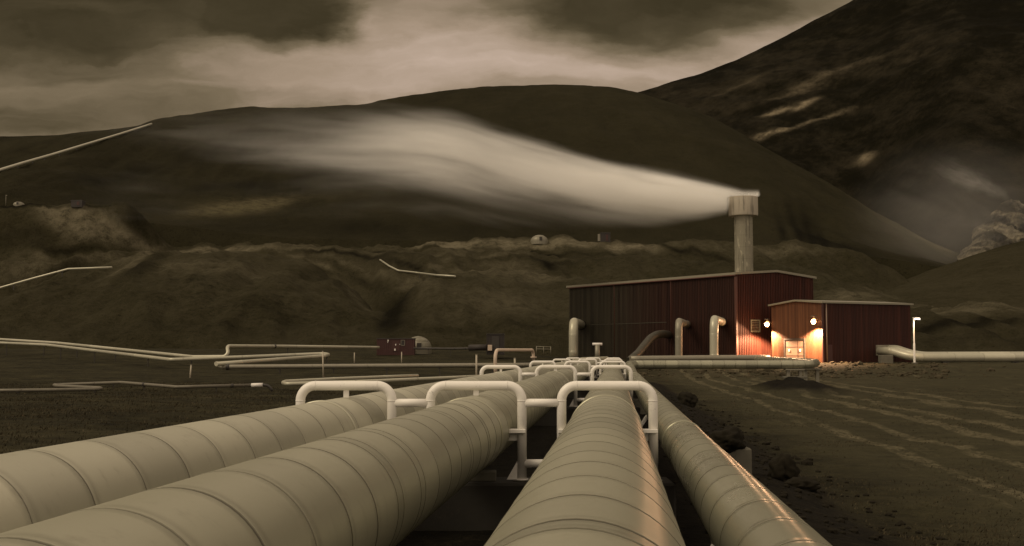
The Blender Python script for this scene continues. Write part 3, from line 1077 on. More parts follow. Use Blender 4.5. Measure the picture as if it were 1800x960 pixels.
# cinder and stones along the pipeline bed: uncountable, one object
mb = MB()
k = 0
while k < 1500:
    y = 4 + 60 * random.random() ** 1.8
    off = random.choice((random.uniform(-.9, 4.6), random.uniform(-.9, 4.6), random.uniform(-6.5, -4.2), random.uniform(1.3, 4.4)))
    x = off + AX * y
    r = random.uniform(.02, .075) * (1 + (random.random() < .04) * 1.0)
    rock_mb(mb, (x, y, gz(x, y) + r * .15), r, random.uniform(0, 99), 1, (1, 1, .7), .3)
    k += 1
tag(mb.build('gravel', M['rock']), 'dark cinder gravel strewn along the pipeline bed', 'gravel', kind='stuff')
# rubble strip at the foot of the station
mb = MB()
for k in range(800):
    u = random.uniform(1110, 1660) if random.random() < .8 else random.gauss(1500, 140)
    y = random.uniform(108, 139)
    x = (u - 900) / F * y
    r = random.uniform(.06, .20) if random.random() < .9 else random.uniform(.25, .5)
    rock_mb(mb, (x, y, gz(x, y) + r * .1), r, random.uniform(0, 99), 1, (1.2, 1, .7), .4)
tag(mb.build('rubble', M['rubble']), 'pale broken stones on the bank below the red building', 'rubble', kind='stuff')


# dry grass: one object
def mat_grass():
    m, g, b = mat('dry_grass')
    t = g.attr('shade')
    g.put(b.inputs['Base Color'], g.ramp(t, ((0, (.02, .0165, .009)), (.5, (.045, .037, .021)), (1.0, (.085, .07, .042)))))
    b.inputs['Roughness'].default_value = .9
    b.inputs['Specular IOR Level'].default_value = .1
    return m


N = 150000
yy = 7 + 75 * RNG.random(N) ** 1.5
side = RNG.random(N)
uu = np.where(side < .58, RNG.uniform(-250, 800, N), RNG.uniform(1150, 2100, N))
xx = (uu - 900) / F * yy
off = xx - AX * yy
dens = fbm(xx * .35, yy * .35, 4, 3)
right = off > 0
keep = (np.where(right, off > 3.6, off < -5.0)) & (dens + RNG.normal(0, .25, N) > np.where(right, .22, -.12))
xx, yy, dens, right = xx[keep], yy[keep], dens[keep], right[keep]
zz = ground_z(xx, yy)
n = len(xx)
h = RNG.uniform(.03, .085, n) * np.where(right, .6, 1.1)
wd = RNG.uniform(.005, .011, n) * (1 + yy / 30)
ang = RNG.uniform(0, math.pi, n)
lx, ly = RNG.normal(.3, .5, n) * h, RNG.normal(0, .4, n) * h
V = np.empty((n, 3, 3))
V[:, 0] = np.stack([xx - np.cos(ang) * wd, yy - np.sin(ang) * wd, zz - .01], -1)
V[:, 1] = np.stack([xx + np.cos(ang) * wd, yy + np.sin(ang) * wd, zz - .01], -1)
V[:, 2] = np.stack([xx + lx, yy + ly, zz + h], -1)
me = bpy.data.meshes.new('grass')
me.from_pydata(V.reshape(-1, 3).tolist(), [], np.arange(3 * n).reshape(-1, 3).tolist())
sh = np.repeat(np.clip(RNG.normal(.45, .25, n) + .4 * dens, 0, 1), 3)
a = me.attributes.new('shade', 'FLOAT', 'POINT')
a.data.foreach_set('value', sh.astype(np.float32))
tag(link_mesh('grass', me, mat_grass()), 'dry dark grass and moss tufts on the flat ground', 'grass', kind='stuff')

# ------------------------------------------------------------------ power station
BZ = CAM.z - 1.25


def ribbed(mb, A, B, zb, top, pitch=.32, depth=.09, out=None):
    """ribbed sheet wall from A to B (2-D), top(s) gives the eave height along it"""
    A, B = Vector(A), Vector(B)
    L = (B - A).length
    d = (B - A) / L
    nrm = Vector((d.y, -d.x)) if out is None else Vector(out)
    xs, s = [], 0.0
    prof = ((0, 0), (.45, 0), (.55, 1), (.90, 1))
    while s < L:
        for f, q in prof:
            if s + f * pitch < L:
                xs.append((s + f * pitch, q * depth))
        s += pitch
    xs.append((L, 0))
    b = len(mb.v)
    vs, fs, al = [], [], []
    for s, o in xs:
        p = A + d * s + nrm * o
        for z in (zb, top(s)):
            vs.append((p.x, p.y, z))
            al.append(s)
    for i in range(len(xs) - 1):
        fs.append((2 * i, 2 * i + 2, 2 * i + 3, 2 * i + 1))
    mb.add(vs, fs)
    mb.at.setdefault('along', []).extend(al)


NEAR = at(1295, 620, 150).xy
FAR = at(1001, 620, 180).xy
dl = (FAR - NEAR).normalized()
dg = Vector((-dl.y, dl.x))
if dg.x < 0:
    dg = -dg
W = 15.1
RGT = NEAR + dg * W
BCK = FAR + dg * W
EAVE = z_of(482.5, 150)
APEX = EAVE + .55


def roof_z(s):
    return EAVE + (APEX - EAVE) * (1 - abs(s - W / 2) / (W / 2))


bl = empty('industrial_building', (NEAR.x, NEAR.y, BZ))
tag(bl, 'large dark red ribbed metal hall with a low roof below the chimney', 'building')
L0 = bl.location.copy()
ct = (NEAR + BCK) / 2
for nm, A, B, mt, tp in (('long_wall', NEAR, FAR, M['wall_main'], lambda s: EAVE), ('gable_wall', NEAR, RGT, M['wall_gable'], roof_z),
                         ('rear_wall', RGT, BCK, M['wall_gable'], lambda s: EAVE), ('far_gable', FAR, BCK, M['wall_gable'], roof_z)):
    mid = (A + B) / 2
    d = (B - A).normalized()
    n_ = Vector((d.y, -d.x))
    if n_.dot(mid - ct) < 0:
        n_ = -n_
    mb = MB()
    ribbed(mb, A, B, BZ - 1.5, tp, out=n_)
    mb.build('wall', mt, bl, L0)
# roof with fascia
OV = .35


def pt2(a, s, z):
    q = NEAR + dl * a + dg * s
    return Vector((q.x, q.y, z))


LL = (FAR - NEAR).length
mb = MB()
sec = [(-OV, roof_z(0) - .05), (W / 2, APEX + .02), (W + OV, roof_z(W) - .05)]
ptsA = [pt2(-OV, s, z + .02) for s, z in sec] + [pt2(-OV, s, z + .32) for s, z in reversed(sec)]
v = dl * (LL + 2 * OV)
mb.prism(ptsA, (0, 0, 0), (v.x, v.y, 0))
roof = mb.build('roof', M['trim'], bl, L0)
mb = MB()
mb.box((NEAR.x - dg.x * .1 - dl.x * .1, NEAR.y - dg.y * .1 - dl.y * .1, (BZ + EAVE) / 2 - .3), (.26, .26, EAVE - BZ), math.atan2(dl.y, dl.x))
mb.build('corner_trim', M['trim_red'], bl, L0)
# gable vent
def on_wall(u, A, B):
    """2-D point where the sight line at photo column u meets the wall A-B"""
    dx = at(u, 600, 1.0).x
    # (A + t(B-A)).x = dx * y
    e = B - A
    t = (dx * A.y - A.x) / (e.x - dx * e.y)
    return A + e * t


def out_n(A, B, inside):
    d = (B - A).normalized()
    n_ = Vector((d.y, -d.x))
    return n_ if n_.dot((A + B) / 2 - inside) > 0 else -n_


ng = out_n(NEAR, RGT, ct)
rz_g = math.atan2((RGT - NEAR).y, (RGT - NEAR).x)
q = on_wall(1327, NEAR, RGT) + ng * .12
vz0, vz1 = z_of(584, q.y), z_of(562, q.y)
mb = MB()
hz, hv = 1.6, (vz1 - vz0)
for sx_, s_ in (((-hz / 2, 0), (.16, .14, hv)), ((hz / 2, 0), (.16, .14, hv))):
    mb.box((q.x + math.cos(rz_g) * sx_[0], q.y + math.sin(rz_g) * sx_[0], (vz0 + vz1) / 2), s_, rz_g)
for zc in (vz0 + .07, vz1 - .07):
    mb.box((q.x, q.y, zc), (hz - .17, .13, .14), rz_g)
vf = mb.build('vent_frame', M['trim'], bl, L0)
mb = MB()
for i in range(7):
    mb.box((q.x, q.y, vz0 + .22 + i * (hv - .4) / 6), (hz - .2, .10, .05), rz_g, .6)
mb.build('louvre', M['steel'], bl, L0)

# gutter, downpipes and the joint above the lower sheets of the long wall
nl = out_n(NEAR, FAR, ct)
rz_l = math.atan2(dl.y, dl.x)


def lw_pt(a, z, off=.12):
    q = NEAR + dl * a + nl * off
    return Vector((q.x, q.y, z))


MB().tube([lw_pt(-.2, EAVE - .12, .30), lw_pt(LL, EAVE - .12, .30)], .10, 10).build('gutter', M['trim_red'], bl, L0)
for a_ in (12.5, 25.0):
    MB().tube([lw_pt(a_, EAVE - .1, .28), lw_pt(a_, EAVE - .5, .14), lw_pt(a_, BZ - .3, .14)], .06, 8, .1).build('downpipe', M['trim_red'], bl, L0)
c_ = lw_pt(24.5, z_of(570, 172), .075)
MB().box(c_, (22.0, .04, .10), rz_l).build('joint_flashing', M['steel_dark'], bl, L0)
# chimney rising through the roof
CHY = 168.0
cc = at(1308, 480, CHY)
ch = empty('chimney', (cc.x, cc.y, EAVE))
tag(ch, 'tall pale concrete chimney with a wide drum cap venting steam', 'chimney')
zt, zc0, zsh = z_of(347, CHY), z_of(380, CHY), z_of(381, CHY)


def mat_chim(name, col, streaks):
    m, g, b = mat(name)
    P = g.n('ShaderNodeTexCoord').outputs['Object']
    x, y, z = g.sep(P)
    an = g.n('ShaderNodeMath', operation='ARCTAN2')
    g.link(y, an.inputs[0])
    g.link(x, an.inputs[1])
    S = g.xyz(g.m('MULTIPLY', an.outputs[0], 5.0), 0.0, g.m('MULTIPLY', z, .16))
    n = g.noise(S, 1.0, 5, .62, .3)
    n2 = g.noise(P, 2.5, 4, .6)
    n3 = g.noise(g.xyz(g.m('MULTIPLY', an.outputs[0], 1.3), 2.0, g.m('MULTIPLY', z, .35)), 1.2, 4, .65, .8)
    c = g.mix(g.sstep(n, .50, .70), col, tuple(k * .40 for k in col))
    c = g.mix(g.m('MULTIPLY', g.sstep(n3, .54, .62), streaks), c, tuple(min(.7, k * 1.7) for k in col))
    band = g.m('FRACT', g.m('DIVIDE', z, 1.75))
    c = g.mix(g.m('MULTIPLY', g.sstep(g.m('ABSOLUTE', g.m('SUBTRACT', band, .5)), .475, .5), .5 * streaks), c, (.06, .05, .03))
    c = g.mix(g.m('MULTIPLY', n2, .35), c, tuple(k * .55 for k in col))
    g.put(b.inputs['Base Color'], c)
    b.inputs['Roughness'].default_value = .85
    b.inputs['Specular IOR Level'].default_value = .2
    return m


M['shaft'] = mat_chim('chimney_shaft', (.27, .25, .19), .7)
M['cap'] = mat_chim('chimney_cap', (.42, .375, .30), .0)
mb = MB()
rs = 1.34
nz = [EAVE - 4] + list(np.linspace(EAVE, zsh + .1, 7))
cs, rad = [], []
for i, z in enumerate(nz):
    cs += [Vector((cc.x, cc.y, z - .03)), Vector((cc.x, cc.y, z + .03))]
    rad += [rs, rs * 1.012]
mb.rings(cs, frames_of(cs), rad, 40)
mb.build('shaft', M['shaft'], ch, ch.location)
mb = MB()
prof = [(1.30, zc0 + .02), (2.12, zc0), (2.16, zc0 + .10), (2.16, zt - .12), (2.13, zt), (1.98, zt), (1.95, zt - 1.8), (.3, zt - 1.8)]
cs = [Vector((cc.x, cc.y, z)) for _, z in prof]
e = (Vector((1, 0, 0)), Vector((0, 1, 0)))
mb.rings(cs, [e] * len(cs), [r for r, _ in prof], 48)
cap = mb.build('cap', M['cap'], ch, ch.location)
for p in cap.data.polygons:
    p.use_smooth = abs(p.normal.z) < .3

# annex with the floodlights
AL, AC, AR = at(1357, 620, 150).xy, at(1447, 620, 141).xy, at(1602, 620, 147).xy
AB = AR + (AL - AC)
AE = z_of(532.5, 141)
an = empty('annex_building', (AC.x, AC.y, BZ))
tag(an, 'low red ribbed annex with lit end wall and pale double door', 'building')
L1 = an.location.copy()
act = (AL + AR) / 2
AW = (AL - AC).length
AA = AE + .35


def annex_roof(s):
    return AE + (AA - AE) * (1 - abs(s - AW / 2) / (AW / 2))


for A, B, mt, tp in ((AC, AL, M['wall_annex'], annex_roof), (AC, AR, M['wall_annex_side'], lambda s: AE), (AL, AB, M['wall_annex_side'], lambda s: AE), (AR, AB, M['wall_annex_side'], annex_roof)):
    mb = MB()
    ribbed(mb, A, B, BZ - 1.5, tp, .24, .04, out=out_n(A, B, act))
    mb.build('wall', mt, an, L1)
da, db = (AL - AC).normalized(), (AR - AC).normalized()
sec = [(-.3, AE - .06), (AW / 2, AA + .02), (AW + .3, AE - .06)]


def apt(s, t, z):
    q = AC + da * s + db * t
    return Vector((q.x, q.y, z))


ptsA = [apt(s, -.3, z + .02) for s, z in sec] + [apt(s, -.3, z + .24) for s, z in reversed(sec)]
v = db * ((AR - AC).length + .6)
MB().prism(ptsA, (0, 0, 0), (v.x, v.y, 0)).build('roof', M['trim'], an, L1)
na = out_n(AC, AL, act)
ns = out_n(AC, AR, act)
rz_a = math.atan2(da.y, da.x)
q0, q1 = on_wall(1381, AC, AL), on_wall(1414, AC, AL)
dw = (q1 - q0).length
dc = (q0 + q1) / 2 + na * .07
dz1 = z_of(598, dc.y)
M['door'] = mat_paint('pale_door_paint', (.24, .16, .115), .5, .15, scale=1.2)
dr = MB()
dr.box((dc.x, dc.y, (BZ - .4 + dz1) / 2), (dw, .05, dz1 - BZ + .4), rz_a)
drp = dr.build('double_door', M['door'], an, L1)
fr_ = MB()
dxy = Vector((math.cos(rz_a), math.sin(rz_a)))
for s in (-1, 1):
    c = dc + dxy * s * (dw / 2 + .10)
    fr_.box((c.x, c.y, (BZ - .4 + dz1) / 2), (.2, .16, dz1 - BZ + .4), rz_a)
fr_.box((dc.x, dc.y, dz1 + .12), (dw + .4, .2, .22), rz_a)
fr_.build('door_frame', M['dark'], drp)
jn = MB()
for sfr, w_ in ((-.18, .05),):
    c = dc + dxy * sfr * dw + na * .03
    jn.box((c.x, c.y, (BZ + dz1) / 2), (w_, .03, dz1 - BZ), rz_a)
for zz_ in (BZ + .95, BZ + 2.05):
    c = dc + na * .03
    jn.box((c.x, c.y, zz_), (dw * .98, .03, .045), rz_a)
jn.build('door_joint', M['red'], drp)
hd = MB()
for sfr in (-.30, .28):
    c = dc + dxy * sfr * dw + na * .06
    hd.box((c.x, c.y, BZ + 1.6), (.28, .05, .30), rz_a, bevel=.02)
hd.build('door_plate', M['white'], drp)
for o in drp.children:                       # built in annex space, hung on the door
    for vtx in o.data.vertices:
        vtx.co = vtx.co - L1
q0, q1 = on_wall(1452, AC, AR), on_wall(1462, AC, AR)
c = (q0 + q1) / 2 + ns * .06
rz_s = math.atan2(db.y, db.x)
zt_ = z_of(606, c.y)
MB().box((c.x, c.y, (BZ - .3 + zt_) / 2), ((q1 - q0).length, .06, zt_ - BZ + .3), rz_s).build('side_door', M['red'], an, L1)
c = AC + na * .06 + ns * .06
MB().box((c.x, c.y, (BZ + AE) / 2), (.2, .2, AE - BZ), rz_a).build('corner_trim', M['red'], an, L1)
c = AC + ns * .13 + db * .5
MB().tube([(c.x, c.y, BZ), (c.x, c.y, AE)], .09, 10).build('downpipe', M['door'], an, L1)

# floodlights
def mat_emit(name, col, st):
    m = bpy.data.materials.new(name)
    m.use_nodes = True
    gg = G(m.node_tree)
    e = gg.n('ShaderNodeEmission')
    e.inputs[0].default_value = (*col, 1)
    e.inputs[1].default_value = st
    o = gg.n('ShaderNodeOutputMaterial')
    gg.link(e.outputs[0], o.inputs['Surface'])
    return m


M['bulb'] = mat_emit('lit_lamp', (1.0, .58, .28), 65)
M['bulb2'] = mat_emit('lit_street_lamp', (1.0, .86, .70), 9)


def flood(label, p, wall, outd, power):
    root = empty('floodlight', p)
    tag(root, label, 'lamp', 'floodlights on the red annex')
    o2 = Vector((outd.x, outd.y, 0))
    mb = MB()
    mb.tube([wall - p, Vector((0, 0, .60))], .05, 10)
    mb.build('bracket', M['steel'], root)
    mb = MB()
    rz = math.atan2(outd.y, outd.x) - math.pi / 2
    mb.box((0, -0, .66), (.62, .5, .10), rz, bevel=.03)
    mb.build('housing', M['dark'], root)
    mb = MB()
    e_ = (Vector((o2.y, -o2.x, 0)), Vector((0, 0, 1)))
    mb.rings([o2 * a_ + Vector((0, 0, .02)) for a_ in (-.20, -.16, .0, .01, -.14, -.18)], [e_] * 6, [.16, .25, .43, .42, .23, .02], 24)
    mb.build('halo_dish', M['halo_dish'], root)  # dish added around the bulb to show as an orange halo
    mb = MB()
    bm = bmesh.new()
    bmesh.ops.create_uvsphere(bm, u_segments=16, v_segments=10, radius=.27)
    bm.verts.index_update()
    mb.add([v.co + o2 * .05 - Vector((0, 0, .05)) for v in bm.verts], [[v.index for v in f.verts] for f in bm.faces], True)
    bm.free()
    mb.build('bulb', M['bulb'], root)
    ld = bpy.data.lights.new('flood', 'SPOT')
    ld.energy = power
    ld.color = (1.0, .56, .30)
    ld.spot_size = math.radians(2 * 72)
    ld.spot_blend = .16
    ld.shadow_soft_size = .22
    lo = bpy.data.objects.new('flood', ld)
    lo.parent = root
    lo.location = o2 * .12 - Vector((0, 0, .50))
    lo.name = 'flood_throw'
    lw = ld.copy()
    lw.energy = power * 9.5
    lw.spot_size = math.radians(2 * 74)
    lw.spot_blend = .38
    wo_ = bpy.data.objects.new('flood_wash', lw)
    wo_.parent = root
    wo_.location = o2 * .1 - Vector((0, 0, .62))
    aw = (o2 * math.cos(math.radians(84)) + Vector((0, 0, -math.sin(math.radians(84))))).normalized()
    wo_.rotation_euler = (-aw).to_track_quat('Z', 'Y').to_euler()
    COL.objects.link(wo_)
    aim = (o2 * math.cos(math.radians(52)) + Vector((0, 0, -math.sin(math.radians(52))))).normalized()
    lo.rotation_euler = (-aim).to_track_quat('Z', 'Y').to_euler()
    COL.objects.link(lo)
    return root


q = on_wall(1440, AC, AL)
zl = z_of(565, q.y)
flood('glowing floodlight on the annex end wall, right of the double door', Vector((q.x, q.y, zl)) + Vector((na.x, na.y, 0)) * .8, Vector((q.x, q.y, zl + .1)), na, 2000)
q = AL
zl = z_of(570, q.y)
p_l = Vector((q.x, q.y, zl)) + Vector((na.x, na.y, 0)) * .8 - Vector((da.x * -1, da.y * -1, 0)) * .0
flood('glowing floodlight at the left edge of the annex wall beside the louvred vent', p_l - Vector((da.x, da.y, 0)) * .1, Vector((q.x, q.y, zl + .1)), na, 2000)

# street lamp on the right
lp = at(1608, 650, 136)
lp.z = gz(lp.x, lp.y)
zt_ = z_of(560, 136)
sl = empty('street_lamp', lp)
tag(sl, 'slim white street lamp post with a small lit head, right of the annex', 'street lamp')
H = zt_ - lp.z
mb = MB()
cs = [Vector((0, 0, z)) for z in (-.3, 0, H * .45, H * .45 + .05, H)]
mb.rings(cs, frames_of(cs), [.13, .13, .12, .085, .07], 12)
mb.build('pole', M['white'], sl)
mb = MB()
mb.box((.30, -.1, H + .05), (.85, .34, .16), 0.0, bevel=.05)
mb.build('lamp_head', M['white'], sl)
mb = MB()
mb.box((.36, -.2, H - .06), (.62, .34, .13), 0.0, bevel=.05)
mb.build('lens', M['bulb2'], sl)
ld = bpy.data.lights.new('street_light', 'SPOT')
ld.energy = 260
ld.color = (1.0, .62, .34)
ld.spot_size = math.radians(150)
ld.shadow_soft_size = .2
lo = bpy.data.objects.new('street_light', ld)
lo.parent = sl
lo.location = (.36, -.2, H - .2)
COL.objects.link(lo)
MB().box((0, 0, .05), (.5, .5, .25), bevel=.04).build('foot', M['concrete'], sl)

# ------------------------------------------------------------------ pipes along the hall
def simple_pipe(name, label, pts, r, m, group=None, fillet=None, segs=20, seam=None, cat='pipe', legs=(), collars=(), base=None):
    pts = [Vector(p) for p in pts]
    root = empty(name, (pts[0].x, pts[0].y, gz(pts[0].x, pts[0].y) if base is None else base))
    tag(root, label, cat, group)
    fl = r * 2.6 if fillet is None else fillet
    MB().tube(pts, r, segs, fl, 8, seam=seam, lip=.012).build('pipe_run', m, root, root.location)
    P, S = polyline(pts, fl, 8)
    for s in collars:
        s = s * S[-1]
        c, t = sample(P, S, s), tangent(P, S, s)
        b = MB()
        b.rings([c - t * r * .7, c - t * r * .68, c + t * r * .68, c + t * r * .7], frames_of([c - t, c - t * .5, c + t * .5, c + t]), [r, r * 1.28, r * 1.28, r], segs)
        b.build('flange', M['dark'], root, root.location)
    for s in legs:
        s = s * S[-1]
        c = sample(P, S, s)
        zg_ = gz(c.x, c.y) - .15
        if c.z - r - zg_ > .05:
            b = MB()
            b.box((c.x, c.y, (c.z - r * .8 + zg_) / 2), (r * .45, r * .6, c.z - r * .8 - zg_))
            b.box((c.x, c.y, c.z - r * 1.05), (r * 1.5, r * 1.2, r * .3))
            b.build('leg', M['dark'], root, root.location)
    return root


# header along the long wall and up the risers
wl = out_n(NEAR, FAR, ct)
h0 = at(1000, 631, 128)
hd0, hd1 = at(1108, 631.5, 134), at(1352, 629.5, 137)
simple_pipe('header_pipe', 'weathered horizontal pipe on the ground along the foot of the red hall', [hd0, at(1240, 630, 136), hd1], .38, M['steel'], segs=24, seam=(3.0, 4), legs=(.2, .45, .7, .9))


def riser(label, u, vt, ubend, Yb, r, m=M['steel']):
    Yw = on_wall(ubend, NEAR, FAR)
    b = at(u, 629, Yb)
    t = at(u, vt, Yb)
    end = Vector((Yw.x, Yw.y, t.z))
    lead = t + (end - t).normalized() * 1.9
    pts = [Vector((b.x, b.y, min(b.z, gz(b.x, b.y) + .2) - .3)), t, end]
    o = simple_pipe('riser_pipe', label, pts, r, m, 'silver riser pipes entering the red hall', fillet=r * 2.6, seam=(2.4, int(u)), base=b.z)
    b2 = MB()
    d = (end - t).normalized()
    cs = [end - d * .18, end - d * .16, end - d * .02]
    b2.rings(cs, frames_of(cs), [r, r * 1.3, r * 1.3], 20)
    b2.build('wall_collar', M['dark'], o, o.location)
    return o


riser('tall silver riser pipe nearest the lit corner of the red hall', 1255, 561, 1271, 138, .52, M['clad_far'])
riser('silver riser pipe second from the lit corner of the red hall', 1193, 565, 1209, 142, .46)
riser('silver riser pipe at the far left end of the red hall', 1008, 566, 1022, 161, .66, M['clad_far'])
qd = on_wall(1176, NEAR, FAR)
aS = [at(1106, 635, 144), at(1122, 621, 146), at(1134, 606, 148), at(1143, 595, 149.5), at(1154, 588.5, 151), at(1166, 587, 153), Vector((qd.x, qd.y, z_of(588, 157)))]
o = simple_pipe('riser_pipe', 'dark slanting duct rising into the middle of the red hall', aS, .52, M['steel_dark'], 'silver riser pipes entering the red hall', fillet=6.0, seam=(2.2, 77))
# vent post in front of the hall
vp = at(1050, 628, 140)
root = empty('vent_post', (vp.x, vp.y, gz(vp.x, vp.y)))
tag(root, 'short steel vent post with a T-shaped top before the dark wall', 'vent post')
MB().tube([vp - Vector((0, 0, .6)), at(1050, 606, 140)], .30, 14).build('pole', M['steel'], root, root.location)
t = at(1050, 605, 140)
MB().tube([t - Vector((.6, 0, 0)), t + Vector((.6, 0, 0))], .16, 12).build('crosspiece', M['white'], root, root.location)

# supports below the crossing thin pipe
for i, (u, lab, yv) in enumerate(((1396, 'steel pipe trestle on the dark earth mound at the right', TRy - 5.4), (1426, 'steel pipe trestle behind the mound at the pipe bend', TRy + 2.5))):
    p = at(u, 650, TRy if i == 0 else yv)
    x, y = p.x, (TRy if i == 0 else yv)
    zt_ = CAM.z - .79 - .29
    zg_ = gz(x, y)
    root = empty('trestle', (x, y, zg_))
    tag(root, lab, 'trestle', 'trestles under the crossing pipe')
    MB().box((x, y, zt_ - .05), (1.3, .7, .10), bevel=.01).build('cross_plate', M['steel'], root, root.location)
    for s in (-1, 1):
        MB().box((x + s * .42, y, (zt_ - .1 + zg_) / 2), (.22, .3, max(.2, zt_ - .1 - zg_)), bevel=.01).build('leg', M['steel'], root, root.location)
    MB().box((x, y, zg_ + .04), (1.6, .9, .16), bevel=.02).build('foot_slab', M['concrete'], root, root.location)

# twin ducts leaving the annex to the right
for i, (dy, dv, lab) in enumerate(((0, 0, 'long silver duct leaving the annex to the right, nearer of the pair'), (3.0, -3.2, 'long silver duct leaving the annex to the right, behind its twin'))):
    pts = [at(1546, 617 + dv, 143.5 + dy), at(1566 + 10 * i, 617 + dv, 141.5 + dy), at(1606 + 6 * i, 629 + dv, 139 + dy), at(1805, 628.5 + dv, 141 + dy), at(2100, 628 + dv, 148 + dy)]
    simple_pipe('duct_pipe', lab, pts, .52, M['clad_far'], 'twin ducts right of the annex', fillet=3.0, seam=(4.0, 50 + i), segs=24, legs=(.2, .4, .55, .75))
p = at(1549, 616, 145.2)
root = empty('duct_box', (p.x, p.y, BZ))
tag(root, 'pale square wall box where the silver ducts leave the annex', 'duct box')
mb = MB().box((p.x, p.y + .3, p.z), (2.5, 1.6, 1.35), rz_s, bevel=.04)
mb.build('casing', M['trim'], root, root.location)
MB().box((p.x - .2, p.y - .55, p.z), (1.5, .12, .9), rz_s, bevel=.02).build('flange', M['steel'], root, root.location)
p = at(1557, 637, 141)
root = empty('concrete_pier', (p.x, p.y, gz(p.x, p.y)))
tag(root, 'square concrete pier under the silver ducts beside the annex', 'pier')
MB().box((p.x, p.y, (z_of(624, 141) + root.location.z) / 2 - .2), (1.5, 1.2, z_of(624, 141) - root.location.z + .4), bevel=.05).build('block', M['concrete'], root, root.location)

# ------------------------------------------------------------------ pipes on the left flat
GL = 'thin pipes snaking over the left flat'
LA = [at(-60, 593, 175), at(100, 603, 160), at(339, 627.5, 128), at(402, 627, 126), at(399, 608.5, 127), at(505, 609, 140), at(666, 611, 160)]
simple_pipe('thin_pipe', 'upper of two pale pipes from the left edge, stepping up towards the red shed', LA, .20, M['clad_far'], GL, fillet=.9, seam=(6, 21), segs=16, legs=(.08, .2, .3, .42, .8), collars=(.77,))
LB = [at(-60, 600, 168), at(83, 606.5, 156), at(300, 632.5, 120), at(437, 627.5, 122), at(570, 622, 128), at(577, 623.5, 126), at(570, 626, 122), at(380, 640, 104)]
simple_pipe('thin_pipe', 'lower of two pale pipes from the left edge, folded back in a hairpin', LB, .20, M['clad_far'], GL, fillet=.6, seam=(6, 22), segs=16, legs=(.1, .25, .38, .55, .63, .8))
LD = [at(380, 639, 106), at(392, 645.5, 105), at(408, 645, 105), at(908, 642, 107), at(985, 641, 108)]
simple_pipe('thin_pipe', 'long straight grey pipe crossing the left flat behind the first hoops', LD, .215, M['steel'], GL, fillet=.5, seam=(5, 23), segs=18, legs=(.2, .35, .5, .65, .8), collars=(.055,))
LE = [at(734, 660.5, 84), at(600, 666, 76), at(502, 671, 71), at(498, 673, 70), at(503, 675.2, 68.5), at(640, 671, 70), at(800, 664, 78), at(860, 661, 84)]
simple_pipe('thin_pipe', 'pale hairpin pipe lying behind the leftmost hoop of the nearest frame', LE, .125, M['clad_far'], GL, fillet=.35, seam=(6, 24), segs=16, legs=(.15, .35, .62, .8))
LG = [at(-60, 687.5, 62), at(100, 685.5, 63), at(174, 684, 64), at(178, 683, 65), at(174, 682, 65.5), at(100, 678.5, 67.5), at(95, 677, 68), at(101, 676.5, 68.5), at(213, 672.5, 69), at(310, 680.5, 66), at(335, 680, 66), at(442, 677.3, 68)]
o = simple_pipe('thin_pipe', 'thin pipe in a flat Z loop across the dark grass at the left', LG, .10, M['steel_mid'], GL, fillet=.3, seam=(6, 25), segs=14, legs=(.1, .25, .42, .62, .72, .92), collars=(.72, .955))
MB().tube([at(442, 677.3, 68), at(462, 676.7, 68)], .12, 14).build('nozzle', M['white'], o, o.location)
hs = [at(462, 676.7, 68), at(469, 677.5, 68), at(475, 681, 68), at(479, 688, 68)]
MB().tube(hs, .085, 12, .4).build('hose', M['dark'], o, o.location)

# goalpost loop
gp = [at(871, 658, 98), at(870, 615.5, 98), at(937, 615.5, 112), at(938, 634, 112)]
o = simple_pipe('loop_pipe', 'pinkish pipe bent in a square goalpost loop behind the hoops', gp, .15, M['rust'], None, fillet=.9, seam=(3, 31), segs=16)
MB().tube([gp[3] + Vector((0, 0, .25)), gp[3] + Vector((0, 0, .40))], .3, 16).build('flange', M['rust'], o, o.location)

# ------------------------------------------------------------------ marker posts
for u, v0, v1, Y, r, lab, lean in ((568.5, 655, 618, 95, .06, 'white marker post standing before the hairpin end of the pale pipes', 1.2),
                                   (837.5, 656, 624, 92, .075, 'white marker post left of the goalpost pipe loop', 0),
                                   (334, 653, 642, 95, .06, 'short leaning white stake on the grass at the left', -2),
                                   (623, 629, 620, 135, .06, 'small pale stake on the grass left of the red shed', 0),
                                   (706, 627, 619, 138, .06, 'small pale stake on the grass before the red shed', 0),
                                   (905, 642, 630, 108, .10, 'small white valve stem poking up behind the crossing pipe', 0)):
    a, b = at(u, v0, Y), at(u - lean, v1, Y)
    a.z = min(a.z, gz(a.x, a.y))
    root = empty('marker_post', a)
    tag(root, lab, 'marker post', 'white marker posts')
    MB().tube([a - Vector((0, 0, .2)), b], r, 10).build('stake', M['stake'], root, a)
    MB().tube([b, b + Vector((0, 0, .05))], r * 1.15, 10).build('post_cap', M['steel'], root, a)

# ------------------------------------------------------------------ sheds and domes
def shed(name, label, u0, u1, v0, v1, Y, depth, m, cat='shed'):
    a, b = at(u0, v1, Y), at(u1, v1, Y)
    zt = z_of(v0, Y)
    w_ = (b - a).length
    c = (a + b) / 2
    root = empty(name, (c.x, c.y + depth / 2, a.z))
    tag(root, label, cat)
    mb = MB()
    n = max(6, int(w_ / .3))
    mb.box((0, 0, (zt - a.z) / 2 - .3), (w_, depth, zt - a.z + .6))
    for i in range(n + 1):
        mb.box((-w_ / 2 + w_ * i / n, -depth / 2 - .02, (zt - a.z) / 2 - .3), (w_ / n * .4, .05, zt - a.z + .55))
    mb.build('wall', m, root)
    MB().box((0, 0, zt - a.z + .06), (w_ + .2, depth + .2, .12)).build('roof', M['dark'], root)
    return root, w_, zt - a.z, depth


